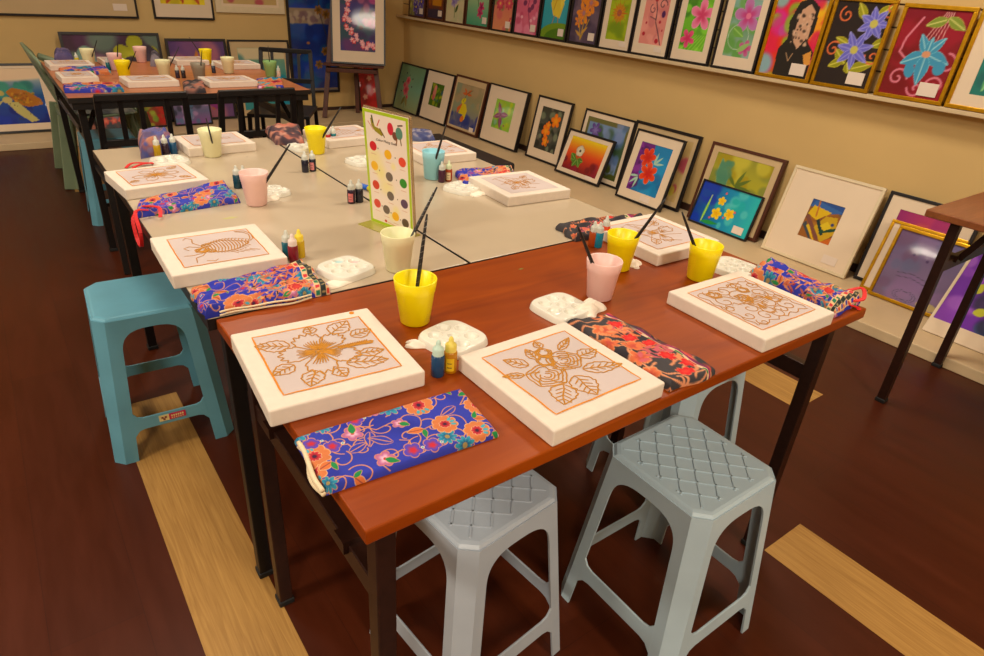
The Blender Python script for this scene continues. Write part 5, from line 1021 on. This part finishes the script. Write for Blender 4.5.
apron('charcoal flowered apron folded behind the three dye bottles', [T_(575, 237), T_(655, 226), T_(640, 213), T_(557, 224)], lambda P: batik_dark(P, 1.4, 6), .018, 130, 60, .003, 6, waist=-.1, ripple=.06)
apron('blue and orange folded apron behind the petal drawing block', [T_(462, 183), T_(516, 176), T_(512, 165), T_(455, 170)], lambda P: batik_mix(P, k=1.1, seed=7), .018, 120, 50, .002, 7, ripple=.03)
apron('dark pink and brown patterned apron at the far end of the pale tables', [T_(275, 141), T_(305, 143), T_(300, 127), T_(265, 129)], lambda P: (P.bg((90, 70, 70)), P.blotch([(190, 110, 90), (60, 50, 60), (200, 140, 120), (70, 50, 60)], .08, 120)), .03, 90, 60, .004, 8, ripple=.05)
apron('crumpled blue and orange flowered cloth bag at the far end of the pale table', [T_(140, 155), T_(178, 147), T_(170, 136), T_(138, 140)], lambda P: (P.bg((96, 92, 140)), P.blotch([(186, 124, 96), (70, 80, 150), (120, 108, 150), (150, 90, 90), (84, 78, 120)], .09, 150, .6)), .05, 90, 60, .005, 9, ripple=.05, name='cloth_bag', ties=[[(.36, 2.25, TZ+.006), (.32, 2.235, TZ+.008), (.29, 2.2, TZ+.006), (.33, 2.205, TZ+.004)], [(.36, 2.24, TZ+.006), (.30, 2.25, TZ+.01), (.275, 2.225, TZ+.004)]])
apron('blue grey folded apron by the block behind the light blue cup', [T_(412, 137), T_(436, 140), T_(432, 131), T_(410, 129)], lambda P: (P.bg((90, 96, 130)), P.blotch([(60, 66, 110), (150, 140, 150)], .1, 60)), .02, 60, 40, .003, 10)
fa = 'folded cloths on the far table'
for q, pat, lb, T in ((((64, 90), (124, 89), (119, 83), (62, 84)), lambda P: batik_blue(P, 1.4, 11), 'blue folded cloth at the front left edge of the far table', .02),
                   (((60, 73), (112, 72), (106, 67), (58, 68)), lambda P: batik_blue(P, 1.4, 12), 'blue folded cloth further back at the left of the far table', .02),
                   (((54, 59), (74, 59), (72, 54), (54, 54)), lambda P: (P.bg((92, 80, 120)), P.blotch([(110, 96, 130), (70, 64, 110)], .12, 50)), 'purple bundled cloth at the back left of the far table', .05),
                   (((184, 91), (206, 90), (204, 80), (182, 82)), lambda P: (P.bg((70, 62, 66)), P.blotch([(176, 110, 90), (50, 46, 52), (150, 120, 110)], .1, 80)), 'dark patterned cloth in front of the grey cup, far table', .02),
                   (((258, 88), (284, 87), (282, 78), (256, 79)), lambda P: batik_blue(P, 1.8, 15, (100, 90, 150)), 'lilac and blue cloth beside the green cup, far table', .02),
                   (((150, 64), (162, 64), (160, 56), (150, 56)), lambda P: (P.bg((90, 84, 96)), P.blotch([(60, 56, 70), (130, 120, 130)], .2, 20)), 'grey bundled cloth at the back middle of the far table', .05)):
    apron(lb, [T_(*c) for c in q], pat, T, 70, 40, .003, 16, group=fa)

# ================================================================= colour chart
L0 = at(372, 221, TZ); R0 = at(414, 237, TZ); v = R0-L0; W_ = v.length; ang = math.atan2(v.y, v.x)
# height from the top left corner: same vertical line as L0
d = ray(364, 106); tt = (L0.xy.dot(d.xy))/d.xy.length_squared; Hh = (eye+d*tt).z-TZ
CT = R(4)
cth = thing('chart_stand', 'upright colour mixing chart with a lime green border in a clear stand', 'sign', (L0.x+v.x/2, L0.y+v.y/2, TZ+.0005), ang)
P = Paint(200, 300, W_/Hh, 5); a = P.a
P.bg((236, 222, 206)); P.rect(0, 0, a, 1, (172, 200, 30)); P.rect(.028, .028, a-.028, 1-.028, (238, 222, 206)); P.blotch([(238, 224, 150)], .1, 8, .9, .1, .35, .1, .65)
P.poly([(.09, .93), (.12, .93), (.14, .87), (.19, .86), (.24, .82), (.22, .80), (.14, .83), (.1, .87)], (150, 140, 20)); P.line([(.11, .95), (.12, .9)], .016, (60, 70, 20)); P.line([(.17, .88), (.2, .93)], .01, (200, 80, 70)); P.line([(.12, .84), (.06, .9)], .006, (200, 90, 80)); P.line([(.2, .86), (.25, .8)], .01, (90, 60, 20))
P.ell(a-.21, .88, .035, .05, (210, 40, 60)); P.ell(a-.16, .83, .03, .035, (120, 70, 50), .4); P.ell(a-.11, .86, .04, .05, (90, 140, 120)); P.line([(a-.14, .8), (a-.15, .76)], .012, (140, 90, 40)); P.line([(a-.1, .82), (a-.09, .77)], .012, (120, 100, 60)); P.line([(a-.12, .92), (a-.07, .93)], .012, (90, 60, 40))
xs = (a*.19, a*.52, a*.83)
for x, y, c in ((xs[0], .70, (206, 30, 30)), (xs[1], .66, (240, 180, 10)), (xs[2], .63, (226, 70, 40)), (xs[0], .53, (240, 184, 30)), (xs[1], .47, (110, 96, 84)), (xs[2], .45, (40, 140, 30)), (xs[0], .36, (206, 60, 30)), (xs[1], .30, (110, 96, 84)), (xs[2], .27, (90, 60, 90)), (xs[0], .19, (214, 70, 50)), (a*.40, .16, (110, 96, 80)), (a*.61, .125, (240, 180, 10)), (xs[2], .095, (96, 76, 56))):
    P.ell(x, y, .043, .040, c)
    for dx in (0,): P.line([(x-.03, y-.066), (x+.03, y-.068)], .005, (214, 170, 140))
for x, y in ((a*.3, .69), (a*.68, .65), (a*.3, .5), (a*.68, .46), (a*.3, .33), (a*.68, .29), (a*.30, .18), (a*.505, .145), (a*.72, .11)): P.ell(x, y, .006, .006, (90, 80, 70))
P.ell(a*.37, .05, .016, .012, (200, 60, 50)); P.line([(a*.42, .045), (a*.62, .03)], .01, (226, 180, 130))
gridmesh('printed_chart', P, lambda u, q: ((u-.5)*W_, np.full(u.shape, -.0022), .002+q*(Hh-.002)), M['card_print'], cth, False).rotation_euler.x = CT
b = MB(); b.box(-W_/2, -.002, .001, W_/2, .0, Hh); b.build('card_back', M['card'], cth).rotation_euler.x = CT
M['acrylic'] = mat('yellow_reflection_acrylic', (222, 214, 110), .08, vary=.02, trans=.55)  # yellow tint carries the yellow-green reflection in the stand base
b = MB(); b.box(-W_/2-.003, .0035, .0, W_/2+.003, .0065, Hh+.004); b.build('clear_back_sheet', mat('clear_acrylic', (226, 200, 160), .1, vary=.01, trans=.7), cth).rotation_euler.x = CT
b = MB(); b.box(-W_/2-.003, -.045, 0, W_/2+.003, .02, .002); b.build('stand_base', M['acrylic'], cth)
tx = bpy.data.curves.new('chart_title', 'FONT'); tx.body = 'Colour Mixing Guide'; tx.size = .0085; tx.align_x = 'CENTER'; tx.shear = .3; tx.extrude = .00012
to = bpy.data.objects.new('chart_title', tx); C.objects.link(to); me = bpy.data.meshes.new_from_object(to); bpy.data.objects.remove(to)
to = bpy.data.objects.new('chart_title', me); C.objects.link(to); to.parent = cth; to.location = (.0, -.0026-Hh*.755*math.sin(CT), Hh*.755); to.rotation_euler = (PI/2+CT, 0, 0); me.materials.append(M['label_dark'])
# specks of dried paint on the tabletops; the last dark disc stands for a hole
for i, (px, py, c, lb) in enumerate(((230, 218, (190, 184, 120), 'faint green paint smudge on the pale table by the scorpion block'), (521, 269, (120, 120, 40), 'small green paint speck on the brown tabletop'), (247, 157, (110, 90, 76), 'tiny dark disc for a hole near the cream cup on the pale table'))):
    p = at(px, py, TZ); b = MB(); n = 18; rr = (.018, .007, .0035)[i]
    vs = [(rr*math.cos(2*PI*k/n)*(1+.3*math.sin(k*2.3)), rr*.4*math.sin(2*PI*k/n)*(1+.3*math.cos(k*1.7)), .0003) for k in range(n)]
    b.add(vs+[(0, 0, .0006)], [(k, (k+1) % n, n) for k in range(n)]); o = b.build('tabletop_mark', dye(c, .5, 0)); o.location = (p.x, p.y, TZ); tag(o, lb, 'paint mark')
